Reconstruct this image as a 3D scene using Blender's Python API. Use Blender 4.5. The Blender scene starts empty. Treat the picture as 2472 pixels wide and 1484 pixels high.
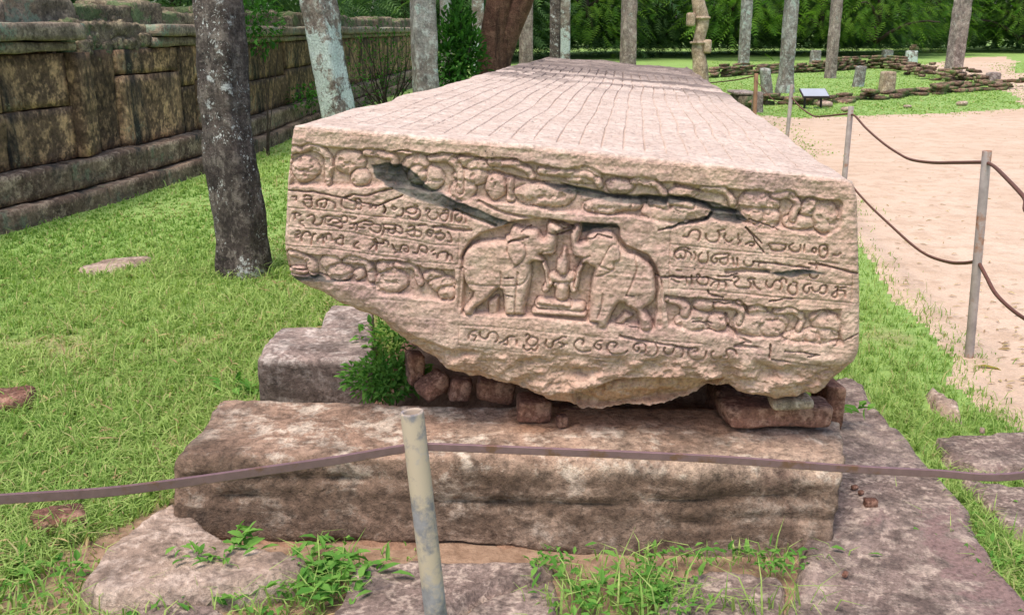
import bpy, math, random
import numpy as np

# ---------------------------------------------------------------- camera, sky, sun, exposure
F, HY, H = 2400.0, 70.0, 1.5            # focal length and horizon line in units of a 2471 px wide picture, eye height
PITCH = math.atan((742 - HY) / F)
CP, SP = math.cos(PITCH), math.sin(PITCH)
scene = bpy.context.scene
cd = bpy.data.cameras.new("camera")
cam = bpy.data.objects.new("camera", cd)
scene.collection.objects.link(cam)
cam.location = (0, 0, H)
cam.rotation_euler = (math.pi / 2 - PITCH, 0, 0)
cd.sensor_width = 36
cd.lens = F / 2471 * 36
cd.clip_start = 0.05
cd.clip_end = 600
scene.camera = cam

SUN_EL, SUN_AZ = math.radians(67), math.radians(212)   # azimuth clockwise from +Y: behind and a little left of the camera
w = bpy.data.worlds.new("World"); scene.world = w; w.use_nodes = True
nt = w.node_tree; nt.nodes.clear()
sky = nt.nodes.new("ShaderNodeTexSky"); sky.sky_type = 'NISHITA'; sky.sun_disc = False
sky.sun_elevation = SUN_EL; sky.sun_rotation = SUN_AZ
sky.air_density = 1.0; sky.dust_density = 2.5; sky.ozone_density = 0.8
bg = nt.nodes.new("ShaderNodeBackground"); bg.inputs[1].default_value = 0.145
wo = nt.nodes.new("ShaderNodeOutputWorld")
nt.links.new(sky.outputs[0], bg.inputs[0]); nt.links.new(bg.outputs[0], wo.inputs[0])
sl = bpy.data.lights.new("sun", 'SUN'); sl.energy = 2.1; sl.angle = math.radians(28); sl.color = (1.0, 0.925, 0.83)
so = bpy.data.objects.new("sun", sl); scene.collection.objects.link(so)
so.rotation_euler = (math.pi / 2 - SUN_EL, 0, -SUN_AZ + math.pi)
scene.view_settings.view_transform = 'Standard'; scene.view_settings.look = 'None'
scene.view_settings.exposure = 0.78; scene.view_settings.gamma = 1
scene.view_settings.use_curve_mapping = False

rng = np.random.default_rng(7)
random.seed(7)

# ---------------------------------------------------------------- helpers: where things stand
def ray(x, y):
    u = (x - 1235.5) / F; v = (742 - y) / F
    return np.array([u, CP + v * SP, -SP + v * CP])
def gp(x, y, z=0.0):
    r = ray(x, y); k = (z - H) / r[2]
    return np.array([r[0] * k, r[1] * k, z])
def at(x, y, Y):
    r = ray(x, y); k = Y / r[1]
    return np.array([r[0] * k, Y, H + r[2] * k])

# ---------------------------------------------------------------- helpers: noise
def _h(ix, iy, iz, s):
    n = (ix * 374761393 + iy * 668265263 + iz * 2147483647 + s * 1274126177) & 0xFFFFFFFF
    n = ((n ^ (n >> 13)) * 1274126177) & 0xFFFFFFFF
    n = ((n ^ (n >> 16)) * 2246822519) & 0xFFFFFFFF
    return ((n ^ (n >> 15)) & 0xFFFF) / 65535.0
def vnoise(P, s=0):
    P = np.asarray(P, float); i = np.floor(P).astype(np.int64); f = P - i; f = f * f * (3 - 2 * f)
    x, y, z = i[..., 0], i[..., 1], i[..., 2]; fx, fy, fz = f[..., 0], f[..., 1], f[..., 2]
    def L(a, b, t): return a + (b - a) * t
    a = L(L(_h(x, y, z, s), _h(x+1, y, z, s), fx), L(_h(x, y+1, z, s), _h(x+1, y+1, z, s), fx), fy)
    b = L(L(_h(x, y, z+1, s), _h(x+1, y, z+1, s), fx), L(_h(x, y+1, z+1, s), _h(x+1, y+1, z+1, s), fx), fy)
    return L(a, b, fz) * 2 - 1
def fbm(P, s=0, o=4, g=.5):
    P = np.asarray(P, float); r = 0; a = 1; t = 0
    for k in range(o):
        r = r + a * vnoise(P * 2.0 ** k + 17.3 * k, s + k); t += a; a *= g
    return r / t
def sstep(x, a=0., b=1.):
    t = np.clip((x - a) / (b - a), 0, 1); return t * t * (3 - 2 * t)

# ---------------------------------------------------------------- helpers: objects
COL = scene.collection
def mesh_np(name, V, faces, mat=None, smooth=True, attrs=None):
    """faces: list of int arrays (n,3) or (n,4)"""
    V = np.asarray(V, np.float32); me = bpy.data.meshes.new(name)
    if isinstance(faces, np.ndarray): faces = [faces]
    faces = [f for f in faces if len(f)]
    me.vertices.add(len(V)); me.vertices.foreach_set("co", V.ravel())
    tot = np.concatenate([np.full(len(f), f.shape[1], np.int32) for f in faces])
    lv = np.concatenate([f.ravel() for f in faces]).astype(np.int32)
    st = np.concatenate([[0], np.cumsum(tot)[:-1]]).astype(np.int32)
    me.loops.add(len(lv)); me.loops.foreach_set("vertex_index", lv)
    me.polygons.add(len(tot)); me.polygons.foreach_set("loop_start", st); me.polygons.foreach_set("loop_total", tot)
    me.polygons.foreach_set("use_smooth", np.full(len(tot), smooth))
    if attrs:
        for k, a in attrs.items():
            at_ = me.attributes.new(k, 'FLOAT', 'POINT'); at_.data.foreach_set("value", np.asarray(a, np.float32))
    me.update(calc_edges=True)
    if mat: me.materials.append(mat)
    return me
def tag(o, label=None, cat=None, group=None, kind=None):
    if label: o["label"] = label
    if cat: o["category"] = cat
    if group: o["group"] = group
    if kind: o["kind"] = kind
    return o
def link(name, me, parent=None, loc=(0, 0, 0), rot=(0, 0, 0), scale=(1, 1, 1)):
    o = bpy.data.objects.new(name, me); COL.objects.link(o)
    o.location = [float(a) for a in loc]; o.rotation_euler = rot; o.scale = scale
    if parent: o.parent = parent
    return o
def empty(name, loc=(0, 0, 0), rz=0):
    o = bpy.data.objects.new(name, None); COL.objects.link(o); o.location = [float(a) for a in loc]; o.rotation_euler = (0, 0, rz)
    o.empty_display_size = .1
    return o
def grid_faces(nr, nc, flip=False):
    i = np.arange(nr - 1)[:, None] * nc + np.arange(nc - 1)[None, :]
    q = np.stack([i, i + 1, i + nc + 1, i + nc], -1).reshape(-1, 4)
    return q[:, ::-1].copy() if flip else q

def block_geo(C8, cell=.05, r=.03, amp=.01, freq=4., seed=0, hook=None, fine=.0, ffreq=25., strata=0.):
    """stone block: C8 = 8 corners [bottom fl fr br bl, top fl fr br bl], rounded edges, noise relief"""
    C8 = np.asarray(C8, float)
    dx = np.linalg.norm(C8[1] - C8[0]); dy = np.linalg.norm(C8[3] - C8[0]); dz = np.linalg.norm(C8[4] - C8[0])
    D = np.array([dx, dy, dz]); n = np.maximum(2, np.ceil(D / cell).astype(int))
    pts = {}; V = []; Fq = []
    def vid(k):
        if k not in pts: pts[k] = len(V); V.append(k)
        return pts[k]
    for ax in range(3):
        b, c = (ax + 1) % 3, (ax + 2) % 3
        for side in (0, 1):
            for i in range(n[b]):
                for j in range(n[c]):
                    q = []
                    for (ii, jj) in ((i, j), (i + 1, j), (i + 1, j + 1), (i, j + 1)):
                        k = [0, 0, 0]; k[ax] = side * int(n[ax]); k[b] = ii; k[c] = jj
                        q.append(vid(tuple(k)))
                    Fq.append(q if side else q[::-1])
    K = np.array(V, float) / n
    p = K * 2 - 1
    rr = np.minimum(2 * r / D, .95)
    cl = np.clip(p, -(1 - rr), 1 - rr); d = (p - cl) / rr
    nd = np.linalg.norm(d, axis=1, keepdims=True)
    q = cl + rr * d / np.maximum(nd, 1)
    nrm = d * (1 / rr) / 1.0
    # direction in real space
    u = (q + 1) / 2
    def tri(u):
        x, y, z = u[:, :1], u[:, 1:2], u[:, 2:]
        return ((1-z)*((1-y)*((1-x)*C8[0]+x*C8[1])+y*((1-x)*C8[3]+x*C8[2])) + z*((1-y)*((1-x)*C8[4]+x*C8[5])+y*((1-x)*C8[7]+x*C8[6])))
    P = tri(u)
    ex = (C8[1] - C8[0]) / dx; ey = (C8[3] - C8[0]) / dy; ez = (C8[4] - C8[0]) / dz
    N = d[:, :1] * ex + d[:, 1:2] * ey + d[:, 2:] * ez
    N /= np.maximum(np.linalg.norm(N, axis=1, keepdims=True), 1e-6)
    disp = amp * fbm(P * freq, seed, 5, .55)
    if fine: disp = disp + fine * fbm(P * ffreq, seed + 9, 3)
    if strata: disp = disp + strata * fbm(P * np.array([1.6, 1.6, 16.]), seed + 31, 3)
    if hook is not None: disp = disp + hook(P, u, N)
    P = P + N * disp[:, None]
    return P, np.array(Fq)
def block(name, C8, mat, parent=None, origin=None, **kw):
    P, Q = block_geo(C8, **kw)
    C8 = np.asarray(C8, float)
    o = origin if origin is not None else np.array([C8[:, 0].mean(), C8[:, 1].mean(), C8[:, 2].min()])
    me = mesh_np(name, P - o, Q, mat)
    loc = o if parent is None else o - np.array(parent.location)
    return link(name, me, parent, loc)
def prism8(poly4, z0, z1):
    b = [np.array([p[0], p[1], z0]) for p in poly4]; t = [np.array([p[0], p[1], z1]) for p in poly4]
    return b + t
def tube_geo(path, rad, n=8, flat=None):
    path = np.asarray(path, float); m = len(path); rad = np.broadcast_to(rad, m)
    T = np.gradient(path, axis=0); T /= np.linalg.norm(T, axis=1, keepdims=True)
    up = np.array([0, 0, 1.]) if abs(T[0, 2]) < .9 else np.array([0, 1., 0])
    V = []
    for i in range(m):
        a = np.cross(T[i], up); a /= np.linalg.norm(a); b = np.cross(a, T[i])
        for k in range(n):
            th = 2 * math.pi * (k + .5) / n
            V.append(path[i] + rad[i] * (math.cos(th) * a + math.sin(th) * b))
    Q = []
    for i in range(m - 1):
        for k in range(n):
            Q.append([i*n+k, i*n+(k+1) % n, (i+1)*n+(k+1) % n, (i+1)*n+k])
    c0 = len(V); V.append(path[0]); V.append(path[-1])
    T3 = [[c0, (k+1) % n, k] for k in range(n)] + [[c0+1, (m-1)*n+k, (m-1)*n+(k+1) % n] for k in range(n)]
    return np.array(V), np.array(Q), np.array(T3)

# ---------------------------------------------------------------- helpers: materials
def new_mat(name):
    m = bpy.data.materials.new(name); m.use_nodes = True
    n = m.node_tree.nodes; n.clear()
    out = n.new("ShaderNodeOutputMaterial"); b = n.new("ShaderNodeBsdfPrincipled")
    b.inputs["Roughness"].default_value = .9
    try: b.inputs["Specular IOR Level"].default_value = .25
    except Exception: pass
    m.node_tree.links.new(b.outputs[0], out.inputs[0])
    return m, m.node_tree, b
class NG:
    def __init__(s, nt, space='Object'):
        s.nt = nt; s.tc = nt.nodes.new("ShaderNodeTexCoord"); s.co = s.tc.outputs[space]
    def L(s, a, b): s.nt.links.new(a, b)
    def mapped(s, sc, loc=(0, 0, 0), src=None):
        m = s.nt.nodes.new("ShaderNodeMapping"); m.inputs["Scale"].default_value = sc; m.inputs["Location"].default_value = loc
        s.L(src or s.co, m.inputs[0]); return m.outputs[0]
    def noise(s, scale, detail=5, rough=.6, co=None, dist=0.):
        n = s.nt.nodes.new("ShaderNodeTexNoise"); n.inputs["Scale"].default_value = scale
        n.inputs["Detail"].default_value = detail; n.inputs["Roughness"].default_value = rough; n.inputs["Distortion"].default_value = dist
        s.L(co or s.co, n.inputs["Vector"]); return n.outputs[0]
    def voro(s, scale, co=None, feat='F1', rnd=1.):
        n = s.nt.nodes.new("ShaderNodeTexVoronoi"); n.feature = feat; n.inputs["Scale"].default_value = scale
        n.inputs["Randomness"].default_value = rnd
        s.L(co or s.co, n.inputs["Vector"]); return n.outputs[0]
    def ramp(s, f, stops):
        r = s.nt.nodes.new("ShaderNodeValToRGB"); e = r.color_ramp.elements
        while len(e) < len(stops): e.new(.5)
        for i, (p, c) in enumerate(stops):
            e[i].position = p; e[i].color = (c, c, c, 1) if isinstance(c, (int, float)) else (*c, 1)
        s.L(f, r.inputs[0]); return r.outputs[0]
    def mix(s, f, a, b, mode='MIX'):
        m = s.nt.nodes.new("ShaderNodeMix"); m.data_type = 'RGBA'; m.blend_type = mode
        for sock, v in ((m.inputs[0], f), (m.inputs[6], a), (m.inputs[7], b)):
            if hasattr(v, 'is_linked') or hasattr(v, 'links'): s.L(v, sock)
            elif isinstance(v, (int, float)): sock.default_value = v if sock.type == 'VALUE' else (v, v, v, 1)
            else: sock.default_value = (*v, 1)
        return m.outputs[2]
    def math(s, op, a, b=0., c=None):
        m = s.nt.nodes.new("ShaderNodeMath"); m.operation = op
        for i, v in enumerate((a, b) if c is None else (a, b, c)):
            if hasattr(v, 'links'): s.L(v, m.inputs[i])
            else: m.inputs[i].default_value = v
        return m.outputs[0]
    def attr(s, name):
        a = s.nt.nodes.new("ShaderNodeAttribute"); a.attribute_name = name; return a.outputs["Fac"]
    def rnd(s):
        return s.nt.nodes.new("ShaderNodeObjectInfo").outputs["Random"]
    def bump(s, h, dist, strength=1., bsdf=None, prev=None):
        b = s.nt.nodes.new("ShaderNodeBump"); b.inputs["Distance"].default_value = dist; b.inputs["Strength"].default_value = strength
        s.L(h, b.inputs["Height"])
        if prev is not None: s.L(prev, b.inputs["Normal"])
        if bsdf: s.L(b.outputs[0], bsdf.inputs["Normal"])
        return b.outputs[0]

def stone_mat(name, ca, cb, cc, scale=6., lichen=None, lich=.0, lscale=14., dark=None, darkamt=.0, streak=False, bump=.006, speck=.3, rnd=0., spots=0., side_shade=None):
    m, nt, b = new_mat(name); g = NG(nt)
    n1 = g.noise(scale * .35, 6, .65); n2 = g.noise(scale * 2.2, 6, .75); n3 = g.noise(scale * 9, 5, .8)
    col = g.mix(g.ramp(n1, [(.44, 0.), (.56, 1.)]), ca, cb)
    col = g.mix(g.ramp(n2, [(.50, 0.), (.585, .9)]), col, cc)
    n5 = g.noise(scale * 1.1, 7, .75, g.mapped((1., 1., 1.), (7, 3, 5))); col = g.mix(1., col, g.ramp(n5, [(.40, .60), (.5, 1.), (.60, 1.25)]), 'MULTIPLY')
    if dark is not None:
        co = g.mapped((scale * .9, scale * .9, scale * .12)) if streak else g.mapped((scale * .5,) * 3)
        d = g.noise(1., 7, .7, co, .6)
        col = g.mix(g.ramp(d, [(.62 - darkamt, 0.), (.70 - darkamt * .6, 1.)]), col, dark)
    if side_shade is not None:  # shade of the upright faces mixed into the colour, mottled by noise
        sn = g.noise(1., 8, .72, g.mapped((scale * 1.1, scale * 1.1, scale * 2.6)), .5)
        col = g.mix(g.math('MULTIPLY', g.attr('side_shade'), g.ramp(sn, [(.46, .96), (.57, .52)])), col, side_shade)
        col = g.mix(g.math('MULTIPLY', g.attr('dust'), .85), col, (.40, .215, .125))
    if lichen is not None:
        l1 = g.noise(lscale, 6, .75, None, .4); l2 = g.noise(lscale * .18, 3, .5)
        f = g.math('ADD', g.math('MULTIPLY', l1, .65), g.math('MULTIPLY', l2, .5))
        col = g.mix(g.ramp(f, [(.66 - lich, 0.), (.70 - lich, 1.)]), col, lichen)
    if spots:
        dco = g.nt.nodes.new("ShaderNodeVectorMath"); dco.operation = 'MULTIPLY_ADD'; nn = g.nt.nodes.new("ShaderNodeTexNoise"); nn.inputs["Scale"].default_value = lscale * 1.5; g.L(g.co, nn.inputs["Vector"])
        g.L(nn.outputs[1], dco.inputs[0]); dco.inputs[1].default_value = (.10, .10, .10); g.L(g.co, dco.inputs[2])
        sz = g.ramp(g.noise(lscale * .35, 5, .7), [(.42, 0.), (.62, .42 * spots)])
        v = g.voro(lscale * 2.6, dco.outputs[0]); col = g.mix(g.ramp(g.math('SUBTRACT', sz, v), [(.0, 0.), (.06, 1.)]), col, (.50, .51, .48))
        v = g.voro(lscale * 6., dco.outputs[0]); col = g.mix(g.ramp(g.math('SUBTRACT', sz, v), [(.0, 0.), (.08, .8)]), col, (.46, .46, .42))
    sp = g.ramp(n3, [(.36, 1 - speck * 1.5), (.5, 1.), (.62, 1 + speck * 1.0)])
    col = g.mix(1., col, sp, 'MULTIPLY')
    if rnd:
        col = g.mix(1., col, g.ramp(g.rnd(), [(0., 1 - rnd), (1., 1 + rnd)]), 'MULTIPLY')
    g.L(col, b.inputs["Base Color"])
    p = g.bump(n2, bump * 2.0, .8); p = g.bump(n3, bump * .7, .9, None, p)
    g.L(p, b.inputs["Normal"])
    return m
def simple_mat(name, c, rough=.8, metal=0., noise=.15, scale=20., bump=.0, c2=None, thr=(.5, .6)):
    m, nt, b = new_mat(name); g = NG(nt)
    n = g.noise(scale, 5, .65)
    col = g.mix(1., c, g.ramp(n, [(.3, 1 - noise), (.7, 1 + noise)]), 'MULTIPLY')
    if c2 is not None: col = g.mix(g.ramp(g.noise(scale * .4, 6, .7), [(thr[0], 0.), (thr[1], 1.)]), col, c2)
    g.L(col, b.inputs["Base Color"]); b.inputs["Roughness"].default_value = rough; b.inputs["Metallic"].default_value = metal
    if bump: g.bump(n, bump, 1., b)
    return m
def leaf_mat(name, c1, c2, trans=.35, dry=None):
    m = bpy.data.materials.new(name); m.use_nodes = True; nt = m.node_tree; nt.nodes.clear(); g = NG(nt)
    out = nt.nodes.new("ShaderNodeOutputMaterial"); d = nt.nodes.new("ShaderNodeBsdfDiffuse"); t = nt.nodes.new("ShaderNodeBsdfTranslucent")
    mx = nt.nodes.new("ShaderNodeMixShader"); mx.inputs[0].default_value = trans
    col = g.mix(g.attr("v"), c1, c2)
    if dry: col = g.mix(g.ramp(g.attr("v"), [(.945, 0.), (.95, 1.)]), col, dry)
    g.L(col, d.inputs[0]); g.L(g.mix(1., col, (1.1, 1.25, .6), 'MULTIPLY'), t.inputs[0])
    g.L(d.outputs[0], mx.inputs[1]); g.L(t.outputs[0], mx.inputs[2]); g.L(mx.outputs[0], out.inputs[0])
    return m

# ---------------------------------------------------------------- materials
DARKST = (.045, .040, .033)
M_wall = stone_mat("old_wall_stone", (.115, .070, .044), (.21, .125, .070), (.42, .255, .135), 2.2, (.20, .18, .12), -.04, 5., (.030, .025, .020), .115, True, .012, .34, .42)
M_wallcap = stone_mat("wall_coping_stone", (.20, .15, .11), (.30, .23, .165), (.36, .28, .2), 4., (.24, .28, .2), .03, 6., DARKST, .05, False, .012, .3, .15)
M_plinth = stone_mat("plinth_stone", (.135, .088, .06), (.21, .145, .098), (.34, .25, .17), 4., (.17, .17, .11), -.02, 6., DARKST, .06, False, .01, .3, .2)
M_rubble = stone_mat("rubble_core", (.17, .13, .09), (.26, .2, .13), (.33, .27, .17), 5., (.14, .18, .08), .05, 4., DARKST, .06, False, .02, .35, .2)
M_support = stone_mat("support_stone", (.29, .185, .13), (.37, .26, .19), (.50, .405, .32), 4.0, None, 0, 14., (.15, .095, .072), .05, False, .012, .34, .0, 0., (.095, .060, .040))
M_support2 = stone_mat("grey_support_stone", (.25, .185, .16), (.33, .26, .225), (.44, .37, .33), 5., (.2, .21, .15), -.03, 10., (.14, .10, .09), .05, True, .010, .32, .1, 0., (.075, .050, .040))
M_pave = stone_mat("paving_rock", (.19, .135, .112), (.245, .182, .152), (.37, .285, .23), 8., (.21, .135, .12), .02, 5., (.115, .088, .08), .07, False, .007, .30, .1)
M_pavepink = stone_mat("pink_paving_rock", (.31, .22, .165), (.37, .27, .21), (.46, .35, .28), 5., None, 0., 7., (.30, .24, .21), -.01, False, .012, .22, .05)
M_brick = stone_mat("red_brick_rock", (.14, .065, .045), (.21, .10, .068), (.30, .17, .12), 7., None, 0., 7., (.09, .05, .04), .05, False, .006, .3, .25)
M_ruin = stone_mat("ruin_brick", (.13, .075, .05), (.19, .115, .075), (.30, .21, .14), 5., (.12, .15, .055), .06, 4., (.075, .055, .04), .05, False, .02, .3, .35)
M_p_dark = stone_mat("dark_pillar_stone", (.062, .048, .042), (.115, .09, .076), (.19, .16, .135), 6., (.52, .53, .51), .005, 11., (.04, .034, .03), .05, False, .018, .35, 0., .8)
M_p_white = stone_mat("white_lichen_pillar_stone", (.15, .12, .10), (.22, .18, .145), (.34, .33, .28), 5., (.48, .55, .50), .12, 4.5, (.075, .06, .05), .05, False, .012, .3, 0., .3)
M_p_grey = stone_mat("grey_pillar_stone", (.17, .145, .125), (.25, .24, .215), (.33, .34, .31), 4., (.36, .43, .38), .04, 6., (.11, .09, .08), .04, False, .012, .3, .08, .2)
M_p_brown = stone_mat("brown_pillar_stone", (.19, .145, .125), (.255, .205, .175), (.34, .29, .25), 4., (.37, .40, .36), -.01, 7., (.11, .09, .08), .03, False, .012, .3, .05, .15)
M_p_tan = stone_mat("tan_pillar_stone", (.30, .22, .15), (.38, .29, .20), (.45, .36, .27), 4., None, 0., 7., (.18, .135, .1), .04, False, .012, .3, .05)
M_steel = simple_mat("galvanised_pipe", (.22, .20, .215), .7, .0, .5, 12., .0010, (.41, .32, .245), (.47, .55))
M_steel2 = simple_mat("rusty_pipe", (.34, .29, .26), .7, .0, .3, 9., .0006, (.29, .13, .06), (.52, .60))
M_rustpost = simple_mat("rust_post", (.30, .17, .10), .7, .2, .25, 12.)
M_rod = simple_mat("rusty_flat_bar", (.20, .115, .125), .5, .2, .15, 40., .0004, (.17, .085, .06), (.55, .65))
M_rod2 = simple_mat("rusty_rod", (.16, .070, .05), .65, .25, .2, 40.)
M_bark = stone_mat("tree_bark", (.105, .050, .035), (.15, .075, .052), (.20, .11, .075), 5., None, 0., 7., (.05, .028, .02), .08, True, .02, .3, 0.)
M_bark2 = simple_mat("dark_bark", (.05, .037, .028), .9, 0., .3, 4.)
M_board = simple_mat("sign_board", (.36, .38, .42), .35, 0., .05, 4.)
M_boardframe = simple_mat("sign_frame", (.05, .035, .045), .5, 0., .1, 4.)
M_leafbush = leaf_mat("bush_leaf", (.030, .10, .022), (.075, .20, .035), .3)
M_treeleaf = leaf_mat("tree_leaf", (.038, .085, .040), (.19, .31, .11), .4)
M_treeleaf2 = leaf_mat("bright_tree_leaf", (.06, .15, .03), (.20, .34, .05), .4)
M_farleaf = leaf_mat("forest_leaf", (.03, .065, .026), (.09, .16, .055), .3)
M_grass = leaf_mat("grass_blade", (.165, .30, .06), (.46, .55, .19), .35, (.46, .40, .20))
M_weed = leaf_mat("weed_leaf", (.07, .20, .035), (.20, .38, .08), .35)
M_dry = leaf_mat("dry_leaf", (.30, .20, .11), (.42, .33, .16), .1)
M_yel = leaf_mat("yellow_leaf", (.55, .52, .10), (.6, .55, .15), .1)

def ground_mat():
    m, nt, b = new_mat("grassy_soil"); g = NG(nt, 'Object')
    n = g.noise(1.2, 6, .6); n2 = g.noise(22, 5, .7); n3 = g.noise(.35, 3, .5)
    soil = g.mix(g.ramp(n2, [(.35, 0.), (.65, 1.)]), (.20, .12, .075), (.36, .235, .155))
    gr = g.mix(g.ramp(n2, [(.35, 0.), (.65, 1.)]), (.14, .24, .05), (.30, .42, .12))
    gr = g.mix(g.ramp(n, [(.4, 0.), (.7, .6)]), gr, (.28, .42, .12))
    col = g.mix(g.attr("soil"), gr, soil)
    g.L(col, b.inputs["Base Color"]); g.bump(n2, .02, .8, b)
    return m
def sand_mat():
    m, nt, b = new_mat("pale_sand"); g = NG(nt, 'Object')
    n = g.noise(.45, 5, .6); n2 = g.noise(4., 6, .7); n3 = g.noise(90, 3, .7)
    col = g.mix(g.ramp(n, [(.35, 0.), (.65, 1.)]), (.54, .385, .275), (.62, .46, .345))
    col = g.mix(g.ramp(n2, [(.46, 0.), (.60, .75)]), col, (.47, .33, .23))
    col = g.mix(1., col, g.ramp(n3, [(.3, .86), (.7, 1.1)]), 'MULTIPLY')
    v = g.voro(26.); col = g.mix(g.ramp(v, [(.06, .7), (.10, 0.)]), col, (.33, .21, .13))
    g.L(col, b.inputs["Base Color"]); p = g.bump(n2, .06, .8); p = g.bump(n3, .004, .6, None, p); g.L(p, b.inputs["Normal"])
    return m
M_ground = ground_mat(); M_sand = sand_mat()
def soil_mat():
    m, nt, b = new_mat("orange_soil"); g = NG(nt, 'Object'); n2 = g.noise(18, 6, .7); n3 = g.noise(70, 3, .7)
    col = g.mix(g.ramp(n2, [(.35, 0.), (.65, 1.)]), (.17, .09, .055), (.33, .19, .12))
    col = g.mix(1., col, g.ramp(n3, [(.3, .75), (.7, 1.15)]), 'MULTIPLY')
    g.L(col, b.inputs["Base Color"]); p = g.bump(n2, .02, .8); p = g.bump(n3, .006, .8, None, p); g.L(p, b.inputs["Normal"])
    return m
M_soil = soil_mat()

# ---------------------------------------------------------------- ground and sand
def inpoly(X, Y, poly):
    poly = np.asarray(poly)[:, :2]; r = np.zeros(X.shape, bool); j = len(poly) - 1
    for i in range(len(poly)):
        xi, yi = poly[i]; xj, yj = poly[j]
        c = ((yi > Y) != (yj > Y)) & (X < (xj - xi) * (Y - yi) / (yj - yi + 1e-12) + xi)
        r ^= c; j = i
    return r
def pd_poly(X, Y, poly, closed=True):
    poly = np.asarray(poly, float)[:, :2]; d = np.full(X.shape, 1e9)
    n = len(poly); rg = range(n if closed else n - 1)
    for i in rg:
        a = poly[i]; b = poly[(i + 1) % n]; ab = b - a
        t = np.clip(((X - a[0]) * ab[0] + (Y - a[1]) * ab[1]) / (ab @ ab + 1e-12), 0, 1)
        d = np.minimum(d, np.hypot(X - a[0] - t * ab[0], Y - a[1] - t * ab[1]))
    return d
SAND = [gp(*p) for p in [(1770, 272), (1900, 285), (2060, 280), (2250, 276), (2471, 262), (2900, 255)]] + [np.array([14, 3.2, 0]), np.array([2.2, 2.6, 0])] + \
       [gp(*p) for p in [(2440, 1040), (2330, 1000), (2290, 925), (2330, 865), (2240, 800), (2140, 725), (2075, 600), (2020, 480), (1950, 380), (1840, 300)]]
SANDPATH = [gp(*p) for p in [(2560, 300), (2460, 255), (2425, 205), (2350, 192), (2300, 178), (2215, 163), (2270, 150), (2340, 139), (2420, 137), (2460, 150), (2440, 165), (2500, 190), (2900, 240), (2900, 300)]]
PATCHSOIL = [[gp(*p) for p in [(0, 1400), (60, 1370), (200, 1290), (330, 1235), (430, 1185), (500, 1150), (1900, 1150), (2040, 1000), (2060, 1150), (2100, 1100), (2100, 1500), (-100, 1500)]],
             [gp(*p) for p in [(330, 1240), (430, 1130), (430, 1210)]]]
def sand_field(X, Y):
    out = []
    for P in (SAND, SANDPATH):
        d = pd_poly(X, Y, P); ins = inpoly(X, Y, P); out.append(np.where(ins, d, -d))
    s = np.maximum(*out)
    w_ = .10 + .012 * Y
    return s + w_ * 1.3 * fbm(np.stack([X * 2.2, Y * 1.3, X * 0], -1), 3, 5, .65) + .02 * Y * 0
def soil_field(X, Y):
    s = np.full(X.shape, -1e9)
    for P in PATCHSOIL:
        d = pd_poly(X, Y, P); s = np.maximum(s, np.where(inpoly(X, Y, P), d, -d))
    return s
def gz(X, Y):
    return .015 * fbm(np.stack([X * .8, Y * .8, X * 0], -1), 5, 4) + .006 * fbm(np.stack([X * 6, Y * 6, X * 0], -1), 8, 3)
def build_ground():
    rows = [1.0]
    while rows[-1] < 75: rows.append(rows[-1] * 1.0135 + .0)
    R = np.array(rows); us = np.concatenate([np.linspace(-3.5, -.85, 24)[:-1], np.linspace(-.85, .75, 330), np.linspace(.75, 3.5, 24)[1:]])
    Yg, U = np.meshgrid(R, us, indexing='ij'); Xg = Yg * U; nr, nc = Xg.shape
    Z = gz(Xg, Yg)
    V = np.stack([Xg, Yg, Z], -1).reshape(-1, 3)
    sf = sand_field(Xg, Yg); so_ = soil_field(Xg, Yg)
    nz = fbm(np.stack([Xg * 1.7, Yg * 1.7, Xg * 0], -1), 21, 4)
    soil = np.clip(sstep(so_, -.05, .06) + .65 * sstep(nz, .25, .5) * sstep(7 - Yg, 0, 3), 0, 1)
    soil = np.maximum(soil, .75 * np.exp(-(pd_poly(Xg, Yg, [(-.6, 3), (.6, 13)], False) / .9) ** 2) * (Yg < 13))
    q = grid_faces(nr, nc)
    fs = sf.reshape(-1)[q].mean(1) > 0
    V2 = V.copy()
    # outer skirt so that the ground reaches past the forest on every side
    base = len(V)
    sk = np.array([[-300, -60, -.06], [300, -60, -.06], [300, 400, -.06], [-300, 400, -.06]])
    me = mesh_np("ground", np.vstack([V, sk]), [q[~fs], np.array([[base, base+1, base+2, base+3]])], M_ground, True, {"soil": np.append(soil.ravel(), [0, 0, 0, 0])})
    tag(link("ground", me), kind="structure")
    used = np.unique(q[fs]); mp = np.full(len(V), -1); mp[used] = np.arange(len(used))
    tag(link("sand_path", mesh_np("sand_path", V[used], mp[q[fs]], M_sand)), kind="structure")
build_ground()

# ---------------------------------------------------------------- old stone wall on the left
WP = np.array([(-5.2, 3.0), (-4.55, 5.0), (-3.87, 7.34), (-3.56, 8.7), (-3.30, 10.4), (-3.18, 12.4), (-3.12, 14.6), (-3.05, 18), (-2.9, 22), (-2.6, 27), (-2.2, 32)])
_s = np.concatenate([[0], np.cumsum(np.linalg.norm(np.diff(WP, axis=0), axis=1))])
WS = _s[-1]
def wpt(s):
    s = np.clip(s, 0, WS); x = np.interp(s, _s, WP[:, 0]); y = np.interp(s, _s, WP[:, 1]); return np.array([x, y])
def wdir(s):
    a = wpt(s + .4) - wpt(s - .4); a /= np.linalg.norm(a); return a, np.array([-a[1], a[0]])   # along, into the wall (left)
def s_at(px):     # distance along the wall where the picture column px meets its face (about z=.8, .25 m behind the base line)
    best, bs = 1e9, 0
    for s in np.linspace(0, WS, 900):
        a, n = wdir(s); p = wpt(s) + n * .25; dpt = p[1] * CP + (H - .8) * SP
        x = 1235.5 + F * p[0] / dpt
        if abs(x - px) < best: best, bs = abs(x - px), s
    return bs
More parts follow.
